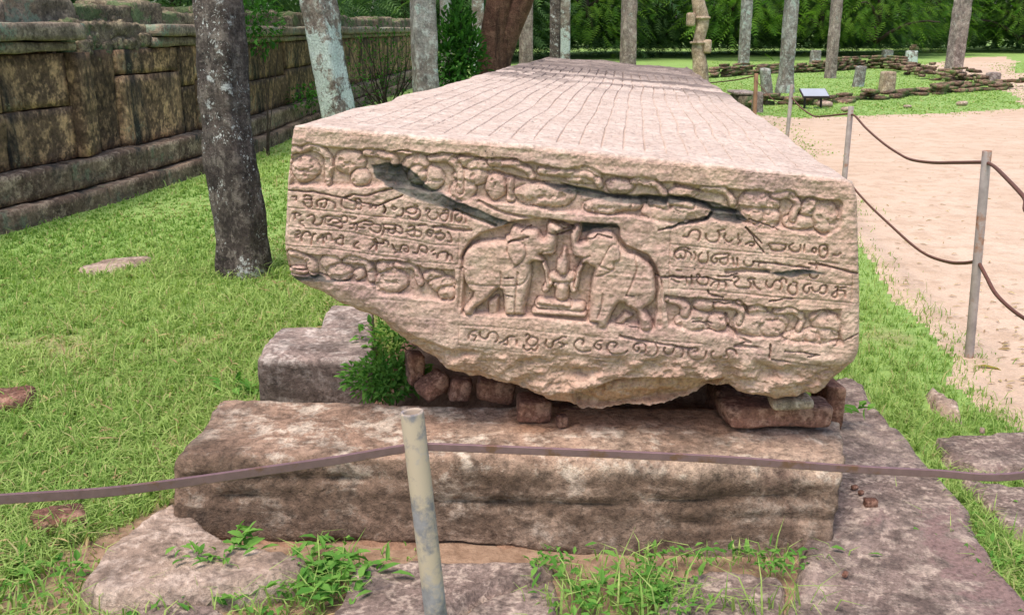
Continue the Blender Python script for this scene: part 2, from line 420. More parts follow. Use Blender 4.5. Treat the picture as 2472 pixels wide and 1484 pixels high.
wall = empty("stone_wall", (*wpt(5), 0)); tag(wall, "long dark stained stone wall with coping on a two step plinth, left of the lawn", "wall", kind="thing")
def wblock(name, s0, s1, z0, z1, off, depth, mat, seed, gap=.006, **kw):
    a0, n0 = wdir(s0); a1, n1 = wdir(s1); p0 = wpt(s0) + a0 * gap; p1 = wpt(s1) - a1 * gap
    C = [p0 + n0 * off, p1 + n1 * off, p1 + n1 * (off + depth), p0 + n0 * (off + depth)]
    C8 = prism8(C, z0 + gap * .6, z1 - gap * .6)
    # (front is the lawn side)
    k = dict(cell=.075, r=.012, amp=.022, freq=2.5, seed=seed, fine=.009, ffreq=14); k.update(kw)
    return block(name, C8, mat, wall, **k)
rs = np.random.RandomState(4)
# hidden core keeps the joints dark
for s0 in np.arange(0, WS - .1, 1.2):
    wblock("wall_core", s0, min(s0 + 1.2, WS), 0, 1.40, .37, .5, M_wall, int(s0 * 7), gap=0, cell=.3, amp=0, r=.01, fine=0)
s = 0.2; i = 0
while s < WS - .3:      # plinth, two courses
    l = rs.uniform(.9, 1.5) * (1 if s < 14 else 1.6); e = min(s + l, WS)
    wblock("plinth_stone", s, e, -.05, .17 + rs.uniform(-.012, .012), 0, .5, M_plinth, i, r=.012, amp=.02, cell=.055); i += 1; s = e
s = 0.7
while s < WS - .3:
    l = rs.uniform(.9, 1.5) * (1 if s < 14 else 1.6); e = min(s + l, WS)
    wblock("plinth_stone", s, e, .17, .41 + rs.uniform(-.01, .01), .10, .45, M_plinth, i + 50, r=.012, amp=.02, cell=.055); i += 1; s = e
def panel(px0, px1, z0, z1, off=.24, mat=M_wall, **kw):
    global i; i += 1
    return wblock("wall_stone", s_at(px0), s_at(px1), z0, z1, off, .2, mat, i * 3, **kw)
s05 = max(.3, s_at(5) - 1.4)
wblock("wall_stone", .5, s05, .41, 1.31, .24, .2, M_wall, 70)
wblock("wall_stone", s05, s_at(10), .41, .86, .24, .2, M_wall, 71); wblock("wall_stone", s05, s_at(10), .86, 1.31, .25, .2, M_wall, 72)
panel(10, 178, .41, .86); panel(10, 172, .86, 1.31, off=.25)
panel(176, 198, .41, 1.31, off=.15, amp=.01); panel(196, 222, .41, 1.31, off=.20)
panel(222, 292, .41, 1.32, off=.28)
panel(292, 440, .41, 1.07, off=.25); panel(292, 440, 1.07, 1.32, off=.255); panel(440, 475, .41, .9, off=.26); panel(440, 475, .9, 1.32, off=.25)
for a, b_, zz in ((475, 575, .95), (575, 690, .84), (690, 760, .92), (760, 800, .86)):
    panel(a, b_, .41, zz); panel(a, b_, zz, 1.32, off=.25 + rs.uniform(0, .03))
for a, b_ in ((800, 870), (870, 930), (930, 1000)):
    panel(a, b_, .41, 1.32, off=.24 + rs.uniform(0, .04), cell=.15)
# coping and rubble above
def cope(s0, s1, z0, z1, off, n=M_wallcap, **kw):
    global i; i += 1
    kw.setdefault('amp', .02); return wblock("coping_stone", s0, s1, z0, z1, off, .7, n, i * 5 + 2, r=.015, cell=.05, **kw)
cope(.5, s_at(10) - .6, 1.40, 1.56, .06); cope(s_at(10) - .6, s_at(188), 1.40, 1.555, .08)
cope(s_at(10) - .6, s_at(185), 1.31, 1.40, .16); cope(.5, s_at(10) - .6, 1.31, 1.40, .16)
cope(s_at(380), s_at(475), 1.42, 1.545, .12); cope(s_at(380), s_at(475), 1.32, 1.42, .20)
ss = s_at(475)
while ss < WS - .5:
    l = rs.uniform(.9, 1.4); e = min(ss + l, WS); cope(ss, e, 1.40, 1.53 + rs.uniform(-.01, .01), .12); cope(ss, e, 1.32, 1.40, .20); ss = e
ss = .5
while ss < WS - .5:     # upper course set back, rough
    l = rs.uniform(.6, 1.2); e = min(ss + l, WS)
    gapz = s_at(185) < ss < s_at(360)
    if not (gapz and False):
        wblock("wall_stone", ss, e, 1.50, 1.76 + rs.uniform(-.05, .05) - (.0 if ss < s_at(180) else .04), .42, .6, M_rubble if ss > s_at(170) else M_wallcap, i + 200, r=.02, amp=.06, freq=5, cell=.05, fine=.025); i += 1
    ss = e
for k in range(75):     # collapsed rubble where the coping is missing
    sx = s_at(192) + (s_at(385) - s_at(192)) * rs.rand(); a_, n_ = wdir(sx); zc = 1.33 + .28 * rs.rand() ** 1.2; of = .22 + (zc - 1.33) * .8 + rs.uniform(-.05, .06)
    c = wpt(sx) + n_ * (of + .12); r_ = rs.uniform(.03, .09)
    C = [c - a_ * r_ * 1.4 - n_ * r_, c + a_ * r_ * 1.4 - n_ * r_, c + a_ * r_ * 1.2 + n_ * r_, c - a_ * r_ * 1.3 + n_ * r_]
    block("rubble_stone", prism8(C, zc - r_ * .8, zc + r_ * .7), M_rubble, wall, cell=.025, r=r_ * .25, amp=.035, freq=13, seed=k, fine=.012, ffreq=40)
block("rubble_fill", prism8([wpt(s_at(188)) + wdir(s_at(188))[1] * .30, wpt(s_at(385)) + wdir(s_at(385))[1] * .30, wpt(s_at(385)) + wdir(s_at(385))[1] * .9, wpt(s_at(188)) + wdir(s_at(188))[1] * .9], 1.2, 1.56), M_rubble, wall, cell=.035, r=.05, amp=.09, freq=6, seed=77, fine=.03)

# ---------------------------------------------------------------- the carved stone slab
# Every carving is given as strokes and outlines measured on the front face (units: 1/3837 of the picture width).
TL = at(705, 300, 2.95); TR = at(2062, 435, 2.755)
Ldir = ray(1530, 75); Ldir = Ldir / np.linalg.norm(Ldir)
Wd = TR - TL; Wl = np.linalg.norm(Wd); Wd /= Wl
Ldir = Ldir - Wd * (Ldir @ Wd); Ldir /= np.linalg.norm(Ldir)
Nup = np.cross(Wd, Ldir); Nup /= np.linalg.norm(Nup)
def face_pt(X, Y):      # X, Y in 3837-units -> point on the face plane
    x = X / 1.5528; y = Y / 1.5528
    u = (x - 1235.5) / F; v = (742 - y) / F
    R = np.stack([u, CP + v * SP, -SP + v * CP], -1)
    O = np.array([0, 0, H]); k = ((TL - O) @ Ldir) / (R @ Ldir)
    return O + R * k[..., None]
def parse(txt, x0, y0, s):
    out = []
    for ln in txt.replace('\n', ';').split(';'):
        ln = ln.strip()
        if not ln: continue
        out.append(np.array([[float(a) for a in q.split(',')] for q in ln.split()]) * s + (x0, y0))
    return out
def smooth_line(P, n=5):
    if len(P) < 3: return P
    Q = np.vstack([2 * P[0] - P[1], P, 2 * P[-1] - P[-2]]); out = []
    for i in range(1, len(Q) - 2):
        for t in np.linspace(0, 1, n, endpoint=False):
            p0, p1, p2, p3 = Q[i-1], Q[i], Q[i+1], Q[i+2]
            out.append(.5 * ((2*p1) + (-p0+p2)*t + (2*p0-5*p1+4*p2-p3)*t*t + (-p0+3*p1-3*p2+p3)*t**3))
    out.append(P[-1]); return np.array(out)
tA = (1050, 700, .2021); tB = (1400, 720, .2021); tC = (1700, 1200, .2225); tD = (2200, 1220, .2427)
tE = (2480, 840, .2021); tF = (2820, 840, .2122); tG = (1700, 800, .2966); tH = (2080, 820, .2965)
tI = (1060, 500, .2832); tJ = (1700, 580, .3236); tK = (2400, 620, .3398); tL = (1050, 900, .2832); tM = (2480, 1080, .3074)
GLYPH = (parse("""220,190 290,190 290,250;440,190 480,160 560,190 570,240 450,240;430,290 470,370 530,390 580,360 580,280 550,240
850,330 850,240 780,240 700,260 670,310 690,370;850,330 820,390 760,380 760,330;850,240 960,280 1010,320 1010,400
1140,250 1130,310 1150,380 1250,410 1380,420 1390,300 1380,250 1440,230 1490,280;1400,330 1490,340 1490,420 1420,420
1660,350 1670,410 1700,360 1760,360 1770,400;1920,370 1950,430 1920,490
220,500 300,490 370,520 340,540;260,510 260,600;410,630 360,650 360,700 430,740;500,560 560,530 620,540 630,620 600,680 640,720 720,710 760,680 790,600
770,580 860,550 1000,560 1100,580;830,600 840,700 950,720 1100,760;890,650 960,600 1080,620 1080,670 980,680
1130,620 1140,560 1200,550 1240,600 1220,660 1100,660 1140,690 1140,760 1090,780;1280,570 1400,580 1340,620 1290,580
1300,700 1450,670 1570,630;1300,770 1360,770 1370,700 1420,700 1420,800;1450,760 1560,770;1560,640 1700,660 1690,720 1560,700
1660,780 1680,810 1800,860 1860,800 1850,720 1730,700;1900,700 1920,800 1890,900
290,900 290,950 330,940;310,890 360,870 350,820 310,830;390,1010 390,920 430,860 490,840 540,870 540,920;570,1080 580,980 600,900 650,880
690,1020 700,960 790,950 790,900 750,920;790,950 800,1060;850,990 840,900 870,880 920,890 950,960 950,1010
980,1000 1100,960 1160,960 1160,920 1120,910;1160,960 1150,1080;1030,1020 1030,1060 1130,1090;1440,1030 1370,1080 1380,1140 1450,1150
1660,1160 1770,1060 1780,1180;1770,1060 1720,1010 1760,980 1790,1040;1800,1050 1900,1060""", *tA)
+ parse("""190,270 210,340 180,390;400,290 350,270 340,310 380,340 420,300;540,310 550,390 500,450 430,450
590,390 600,320 680,290 740,290 810,270 760,250;620,380 700,410 780,390 790,330 760,310;790,300 860,360 850,460 780,510 680,490 650,460
970,360 980,320 1030,330 1020,380 990,420 1010,480 1080,520 1170,490 1190,430 1170,390
1290,360 1340,340 1380,370 1370,480 1330,540 1260,530 1220,480 1250,420 1330,400 1370,420;1470,370 1450,450 1440,550
1640,410 1630,500 1590,560 1530,550 1510,490 1530,430 1640,420 1700,480 1710,560
200,600 400,620 480,640;200,690 380,700 390,630;270,700 280,750 340,780 390,740 390,700;410,740 520,770 530,700 490,650
650,650 700,630 750,660 730,700 660,730 600,740;620,780 700,820 860,830 870,740 740,710;760,740 760,800;830,620 960,610
1080,720 1020,710 980,760 1000,820 1060,830 1070,780 1020,760;1100,720 1110,780 1170,760 1220,750 1240,720
1150,830 1170,880 1250,890 1300,860 1310,800 1240,770 1170,790;1380,760 1420,820 1440,880 1440,930 1380,920
0,940 30,950 40,1080;60,960 170,960 180,900 260,930 270,990;350,980 370,1060 430,1100 490,1080 500,1020 540,990 620,1010 640,1070 630,1120 570,1110 560,1070 600,1060
390,1130 510,1125;740,1130 800,1140 830,1080 850,1010 900,1000 970,1020 990,1090 970,1140 880,1100;1070,1110 1110,1080;1110,1160 1140,1150
1180,1230 1190,1160 1240,1130 1360,1130 1350,1270;1370,1170 1440,1180 1450,1270""", *tB)
+ parse("""370,180 290,210 250,260 250,320;290,260 370,280 340,350;440,210 440,280 500,320 560,300 590,230 650,205 710,220 745,290 735,340 700,370
780,380 840,360 900,300 960,280 1010,285;900,320 910,410 850,410;1060,350 1060,420
1220,260 1240,240 1280,270 1270,310 1230,350 1240,410 1320,440 1390,410 1420,350 1380,300 1290,280;1180,430 1180,480 1240,515 1310,480 1340,520 1390,500 1420,420
1560,340 1545,400 1570,460 1640,470 1670,420 1680,360 1770,320 1830,280 1890,290;1770,380 1830,400 1850,440 1800,460;1840,410 1910,405
2170,410 2190,370 2160,330 2100,330 2040,380 2030,440 2080,510 2180,540 2300,525""", *tC)
+ parse("""230,240 160,250 110,310 120,350 170,375 215,360 205,310 165,300;430,330 460,290 410,260 350,265 310,320 320,390 390,445 480,460 570,440 620,400
800,350 800,390 750,400 715,360 730,310 780,280 850,280 900,310 900,400 850,415;1060,300 1090,370 1070,440 1010,475 900,465
1200,345 1185,400 1230,455 1290,455 1330,410 1350,350 1410,330 1470,350 1490,430 1455,495
1650,410 1700,410 1705,370 1660,350 1590,370 1560,430 1590,510 1680,550 1770,545 1830,480 1840,410
1950,410 1920,430 1925,500 1970,540 2040,530 2070,490 2060,540 2150,545 2185,490 2120,480;2160,460 2150,400 2180,370 2240,365 2290,400 2310,450""", *tD)
+ parse("""400,240 480,240 510,180 560,130 650,120 710,170 710,230 680,310;820,190 820,270 870,320 960,340 1040,310 1070,240 1060,170 1040,130 1160,110
1180,200 1160,260 1200,320 1260,340 1300,300;1420,200 1420,290 1460,330 1420,380;1560,380 1640,340 1720,360 1700,410 1640,400
510,470 440,440 330,450 240,520;350,600 330,640 270,640 235,590 250,530 330,490 430,500 440,600 400,650 350,620;470,510 540,560 550,650
600,530 630,590 625,650;740,540 690,590 680,660 710,720 800,735 850,700 860,600 850,530
1100,560 1000,570 930,620 920,680 960,730 1010,720 1030,660 1000,640;1150,560 1240,560 1220,620 1090,650 1090,720 1150,760 1220,730 1225,640
1320,640 1340,770;1400,640 1410,780;1520,700 1540,770 1620,795 1690,760 1710,700;1800,800 1800,750 1860,720 1940,730
280,860 360,870;180,1030 260,1070 320,1080;450,1000 470,1110;550,960 560,1110
650,960 680,940 710,970 690,1000 650,1040 680,1110 750,1140 840,1120 870,1060 860,1010;910,1150 960,1090 1060,1060 1050,1170
1060,1060 1180,1090 1190,1180;1340,1000 1400,980 1430,1030 1400,1070 1350,1090 1360,1150 1430,1180 1520,1190 1640,1185 1640,1100 1600,1040 1720,1020
1700,1070 1730,1160 1820,1220""", *tE)
+ parse("""280,380 300,350 420,350 600,370;310,400 350,470 460,480 560,460 590,400;720,350 650,390 670,460 750,500 840,470 850,380
920,380 910,490;1110,430 1060,440 1060,490 1110,510 1130,450;1190,560 1180,450 1200,390 1270,370 1320,400 1320,550 1260,600 1200,580
1260,440 1290,470;1430,550 1500,560 1550,520;250,1010 240,1080 280,1130 340,1120 380,1040 440,1000 500,1040 515,1100 490,1160
490,1010 530,970 590,990 600,1050;720,1030 790,1050 780,1100 790,1180 760,1240 690,1250 630,1190 640,1110 680,1070
1020,1060 940,1080 900,1140 910,1200 960,1220 1000,1180 1000,1130;1050,1130 1070,1180 1120,1200 1180,1180 1200,1130 1240,1090 1310,1100 1300,1200 1260,1230 1190,1220
1400,1260 1470,1190 1560,1180 1630,1200 1640,1290;1470,1120 1510,1110 1500,1190 1490,1290 1420,1290;1560,1130 1650,1120
1010,900 1040,950 1100,960 1150,910;1040,720 1130,740 1130,790""", *tF))
RULE = (parse("70,380 800,440 1979,580;160,740 600,790 1300,840 1979,1000;60,1090 700,1130 1400,1210 1979,1310;170,560 155,750 150,950", *tA)
+ parse("0,450 700,510 1200,590 1750,660;200,800 700,890 1150,980 1560,1000;0,1150 800,1290 1550,1340;1600,720 1580,1000 1560,1340", *tB)
+ parse("80,80 900,130 1400,190 2472,275;80,420 500,490 1200,550 1800,600 2472,650;85,90 85,420", *tC)
+ parse("0,180 600,200 1200,240 1860,290;0,500 700,550 1400,600 1900,630", *tD)
+ parse("160,370 1000,460 1979,560;160,790 700,830 1100,870;130,1190 800,1230 1400,1280 1979,1330;160,130 140,700 130,1300", *tE)
+ parse("0,545 700,600 1500,700;800,970 1100,1010 1300,1050 1750,1085;0,1260 700,1310 1300,1350 1850,1410;1770,900 1740,1400", *tF)
+ parse("30,700 170,700;0,0 0,1", *tG)[:1])
CRACK = ([(p, w_) for p, w_ in zip(parse("60,765 400,775 780,855 930,815 1050,830 1180,800 1440,735;800,855 1000,920 1250,960 1400,900 1570,820;1440,240 1620,235 1930,280 2100,265 2472,300", *tI), (6, 5, 5))]
+ [(p, w_) for p, w_ in zip(parse("0,10 350,45 730,55;450,205 750,290 1000,330 1500,410 1800,480 2300,520 2472,560;280,540 600,680 800,720 1100,760 1400,860;1180,900 1400,850 1250,940 1080,920;0,650 480,830", *tJ), (5, 11, 9, 5, 9))]
+ [(p, w_) for p, w_ in zip(parse("0,370 500,360 700,440 800,500 1100,520;800,550 700,620 300,690 200,720;1160,680 1340,860;1200,600 1500,700;380,220 700,300", *tK), (13, 7, 4, 4, 5))]
+ [(p, w_) for p, w_ in zip(parse("0,990 400,980 650,1000 850,1000 1050,1040 1300,1060;1040,960 1200,980 1400,930;1200,890 1500,860 1979,880;1550,60 1700,230 1740,330 1890,520;850,1230 880,1300 1130,1360", *tE), (5, 5, 12, 4, 6))]
+ [(p, w_) for p, w_ in zip(parse("1010,700 1400,760 1860,885;0,665 400,700 700,740 1000,780;700,1310 300,1370;1130,690 1300,740", *tF), (6, 5, 4, 5))]
+ [(p, w_) for p, w_ in zip(parse("40,100 300,130 750,155 950,160 1040,240 1060,330;790,340 800,480 900,550 950,620 1070,660 890,705 1160,725;380,415 600,425;1320,860 1330,700;1350,880 1700,930 2050,990 2100,1041;1500,770 1750,790 1930,825 1780,840;2100,700 2400,560", *tM), (7, 9, 5, 7, 5, 4, 4))]
+ [(p, w_) for p, w_ in zip(parse("60,390 250,400 370,420;420,440 600,500;400,900 560,730", *tL), (6, 6, 1))][:2]
+ [(p, w_) for p, w_ in zip(parse("500,160 750,220 1050,275 1300,310 1620,360;200,580 400,610", *tD), (7, 5))]
+ [(p, w_) for p, w_ in zip(parse("1110,660 1300,640 1450,690 1800,710", *tB), (9,))]
+ [(p, w_) for p, w_ in zip(parse("700,370 780,340 950,300;860,230 960,180;1240,110 1520,200;1290,285 1500,250;640,820 760,810;620,1030 740,1040", *tG), (6, 6, 6, 6, 4, 4))]
+ [(p, w_) for p, w_ in zip(parse("430,265 540,210 710,240;1270,745 1619,740;900,970 1000,975;770,1350 860,1360 1060,1390", *tH), (6, 4, 4, 5))])
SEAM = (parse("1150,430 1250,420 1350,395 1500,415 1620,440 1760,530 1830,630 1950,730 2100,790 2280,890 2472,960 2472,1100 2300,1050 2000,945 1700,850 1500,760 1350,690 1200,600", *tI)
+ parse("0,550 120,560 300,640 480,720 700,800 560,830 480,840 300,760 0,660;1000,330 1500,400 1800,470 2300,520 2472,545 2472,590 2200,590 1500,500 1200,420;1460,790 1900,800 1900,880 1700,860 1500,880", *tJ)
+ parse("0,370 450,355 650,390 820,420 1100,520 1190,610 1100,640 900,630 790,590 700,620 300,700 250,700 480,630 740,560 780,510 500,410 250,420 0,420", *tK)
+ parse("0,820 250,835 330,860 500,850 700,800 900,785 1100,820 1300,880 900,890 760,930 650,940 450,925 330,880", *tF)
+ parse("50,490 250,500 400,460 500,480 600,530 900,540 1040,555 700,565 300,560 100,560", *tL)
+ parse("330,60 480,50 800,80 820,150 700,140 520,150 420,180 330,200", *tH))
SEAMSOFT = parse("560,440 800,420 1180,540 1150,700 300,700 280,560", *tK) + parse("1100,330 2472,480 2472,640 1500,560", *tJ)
ELEPH_BG = np.array([(1722, 966), (1733, 939), (1760, 900), (1798, 872), (1880, 848), (1920, 828), (1985, 820), (2060, 820), (2165, 832), (2240, 838), (2323, 850), (2328, 893), (2347, 918), (2430, 954), (2462, 996), (2474, 1033), (2484, 1060), (2470, 1150), (2456, 1236), (2330, 1222), (2100, 1205), (1990, 1190), (1725, 1180), (1730, 1080), (1737, 1010)])
EL1 = parse("110,560 150,470 230,400 330,360 450,350 560,340 640,350 650,300 700,280 710,220 740,170 790,160 830,190 900,200 960,205 1040,210 1070,240 1090,290 1130,325 1160,300 1175,240 1175,160 1200,115 1260,125 1340,180 1385,230 1340,262 1290,270 1290,400 1275,500 1240,540 1140,545 1080,530 1140,600 1120,625 1000,620 960,640 970,720 975,800 950,920 920,1080 890,1200 900,1290 780,1295 640,1295 630,1200 625,1060 600,980 560,960 500,1010 420,1100 340,1160 250,1220 245,1300 130,1290 110,1220 170,1150 230,1080 240,1000 180,960 140,900 110,800 90,700", *tG)[0]
EL1B = parse("420,1130 540,1060 560,1080 550,1260 600,1300 430,1300", *tG)[0]
EL2 = parse("190,230 200,330 210,430 240,490 330,520 320,590 400,570 420,600 490,630 500,640 470,760 450,900 440,1050 430,1200 420,1310 530,1330 540,1395 650,1400 670,1330 720,1200 780,1100 820,1070 880,1090 900,1130 960,1140 1030,1190 1060,1300 1070,1410 1150,1440 1240,1410 1240,1360 1210,1280 1160,1200 1120,1150 1200,1100 1260,1040 1280,940 1265,760 1240,640 1180,560 1100,500 1000,450 920,430 850,370 800,320 770,240 720,180 640,165 520,175 430,200 400,240 400,290 320,310 290,300 310,230 325,150 300,80 240,100 200,180", *tH)[0]
EL2B = parse("880,1190 1000,1250 900,1300 850,1380 740,1340 800,1290", *tH)[0]
EAR1 = parse("690,370 800,340 900,400 910,520 860,600 800,650 750,630 720,560 680,480", *tG)[0]
EAR2 = parse("690,360 740,325 790,350 820,420 810,520 740,540 740,620 700,640 600,600 560,600 620,500", *tH)[0]
EGROOVE = parse("795,900 780,1080 770,1290;200,890 400,910 600,915 780,905 860,890 920,830 965,740;1100,520 1130,490 1200,475 1260,470;595,740 600,820 595,900;812,740 805,820 800,900;800,650 770,680", *tG) + parse("600,950 590,1080 540,1250;1010,480 1030,640 990,760 960,840 900,960;500,740 620,700 740,640;240,480 340,500 440,470", *tH)
POSTS = parse("110,710 100,900 75,1180", *tG) + parse("1320,790 1335,900 1310,1050 1320,1340", *tH)
CROWN = parse("1380,440 1420,450 1430,540 1450,620 1440,760 1400,800 1330,790 1290,720 1300,610 1350,570 1370,500", *tG)[0]
CAPS = [(parse("1260,820 1150,980", *tG)[0], 42), (parse("1190,930 1165,740 1130,650", *tG)[0], 24), (parse("1460,820 1510,980", *tG)[0], 42), (parse("1540,930 1570,760 1610,680", *tG)[0], 26),
        (parse("1250,820 1370,870 1480,820", *tG)[0], 60), (parse("1300,920 1300,925", *tG)[0], 46), (parse("1420,915 1420,920", *tG)[0], 42), (parse("1365,960 1360,1060", *tG)[0], 84),
        (parse("1080,1160 1350,1190 1600,1200", *tG)[0], 62), (parse("1080,1130 1300,1160 1450,1170", *tG)[0], 44), (parse("1010,1250 1640,1290", *tG)[0], 38)]
FR = parse("110,170 550,185 1000,212 1450,243 2000,288 2472,330", *tI)[0].tolist() + parse("700,58 1250,162 1700,205 2400,310", *tJ)[0].tolist() + parse("680,225 1440,300 2200,385 2230,430 2210,620 2050,790 1950,760 1500,700 1100,640 900,640 100,560", *tK)[0].tolist() + parse("2200,740 1500,690 1000,650 250,520", *tJ)[0].tolist() + parse("1850,760 1450,700 900,730 60,690 80,300", *tI)[0].tolist()
FR2 = parse("100,120 430,185 830,245 1300,275 1800,330 2320,400 2310,800 2260,830 1900,790 1550,740 1300,640 1000,560 400,520 60,480 60,160", *tL)[0]
FR3 = parse("50,100 300,130 800,160 1040,220 1300,220 1700,260 2190,270 2210,690 1800,660 1380,590 1000,620 760,560 180,490 60,470", *tM)[0]
def EP(t, *L): return [((x * t[2] + t[0], y * t[2] + t[1]), rx * t[2], ry * t[2]) for x, y, rx, ry in L]
ELLS = (EP(tI, (270, 480, 170, 160), (860, 390, 190, 150), (1000, 600, 120, 110), (1760, 420, 170, 130), (1950, 600, 150, 150), (1780, 560, 130, 120), (2450, 380, 150, 90))
+ EP(tJ, (280, 140, 140, 65), (200, 270, 200, 90), (480, 370, 110, 140), (1050, 470, 330, 130), (1850, 600, 320, 80), (1930, 370, 150, 90), (1500, 250, 200, 90), (100, 420, 140, 120))
+ EP(tK, (470, 310, 150, 60), (400, 520, 350, 110), (1320, 430, 210, 140), (1400, 590, 140, 110), (1220, 560, 150, 80), (1900, 500, 130, 110), (2050, 580, 150, 165), (1750, 640, 160, 80)))
ELLS2 = EP(tL, (650, 320, 140, 110), (780, 430, 170, 100), (1040, 460, 70, 70), (1370, 370, 130, 90), (1440, 560, 200, 150), (2020, 480, 130, 80), (2130, 600, 160, 110), (2200, 720, 110, 90), (200, 430, 150, 60))
ELLS3 = EP(tM, (520, 230, 130, 80), (420, 420, 230, 110), (690, 430, 120, 100), (1180, 300, 110, 80), (1200, 450, 300, 140), (1350, 500, 150, 90), (1960, 370, 130, 70), (2030, 450, 170, 130), (1950, 590, 190, 80), (1700, 600, 200, 60))
def NK(t, txt, w_): return [(smooth_line(p), w_ * t[2]) for p in parse(txt, *t)]
NECKS = NK(tI, "230,220 420,210 540,290 580,430 575,660;1080,270 1300,280 1450,330 1480,400;1960,340 2180,350 2290,440 2330,560 2330,770;90,240 150,210 200,230", 62) + NK(tJ, "430,90 700,110 830,160 890,260;650,300 650,520;1000,205 1500,240 1660,300 1690,360;2090,310 2330,340 2430,460;2300,560 2472,600", 55) + NK(tK, "700,280 900,285 1000,350 1030,430;1480,335 1640,330 1730,430 1690,600;330,420 560,450", 52)
NECKS2 = NK(tL, "120,170 320,240 410,340 410,470;860,270 1090,300 1160,400 1190,520;1530,350 1720,360 1800,460 1840,580", 60)
NECKS3 = NK(tM, "80,150 220,180 300,240 290,320;680,220 880,230 980,300 950,420;1400,290 1620,300 1730,380 1690,520", 55)
TOPE = np.array([(1094, 466), (1300, 482), (1600, 512), (2000, 545), (2300, 580), (2700, 618), (3000, 650), (3202, 676)], float)
BOTE = np.array([(1070, 1062), (1110, 1085), (1200, 1118), (1270, 1165), (1330, 1185), (1400, 1205), (1440, 1240), (1500, 1290), (1580, 1335), (1680, 1385), (1760, 1408), (1850, 1425), (1950, 1450), (2040, 1495), (2120, 1520), (2200, 1532), (2330, 1528), (2460, 1520), (2560, 1500), (2660, 1455), (2740, 1448), (2830, 1480), (2920, 1500), (3010, 1490), (3080, 1475), (3150, 1430), (3215, 1365)], float)
LEFTOFF = np.array([(0, 0), (.12, -6), (.3, -12), (.5, -14), (.75, -14), (.95, 0), (1, 0)], float)   # extra outline shift along the left edge
RIGHTOFF = np.array([(0, 0), (.1, 14), (.3, 14), (.6, 16), (.9, 10), (1, 0)], float)

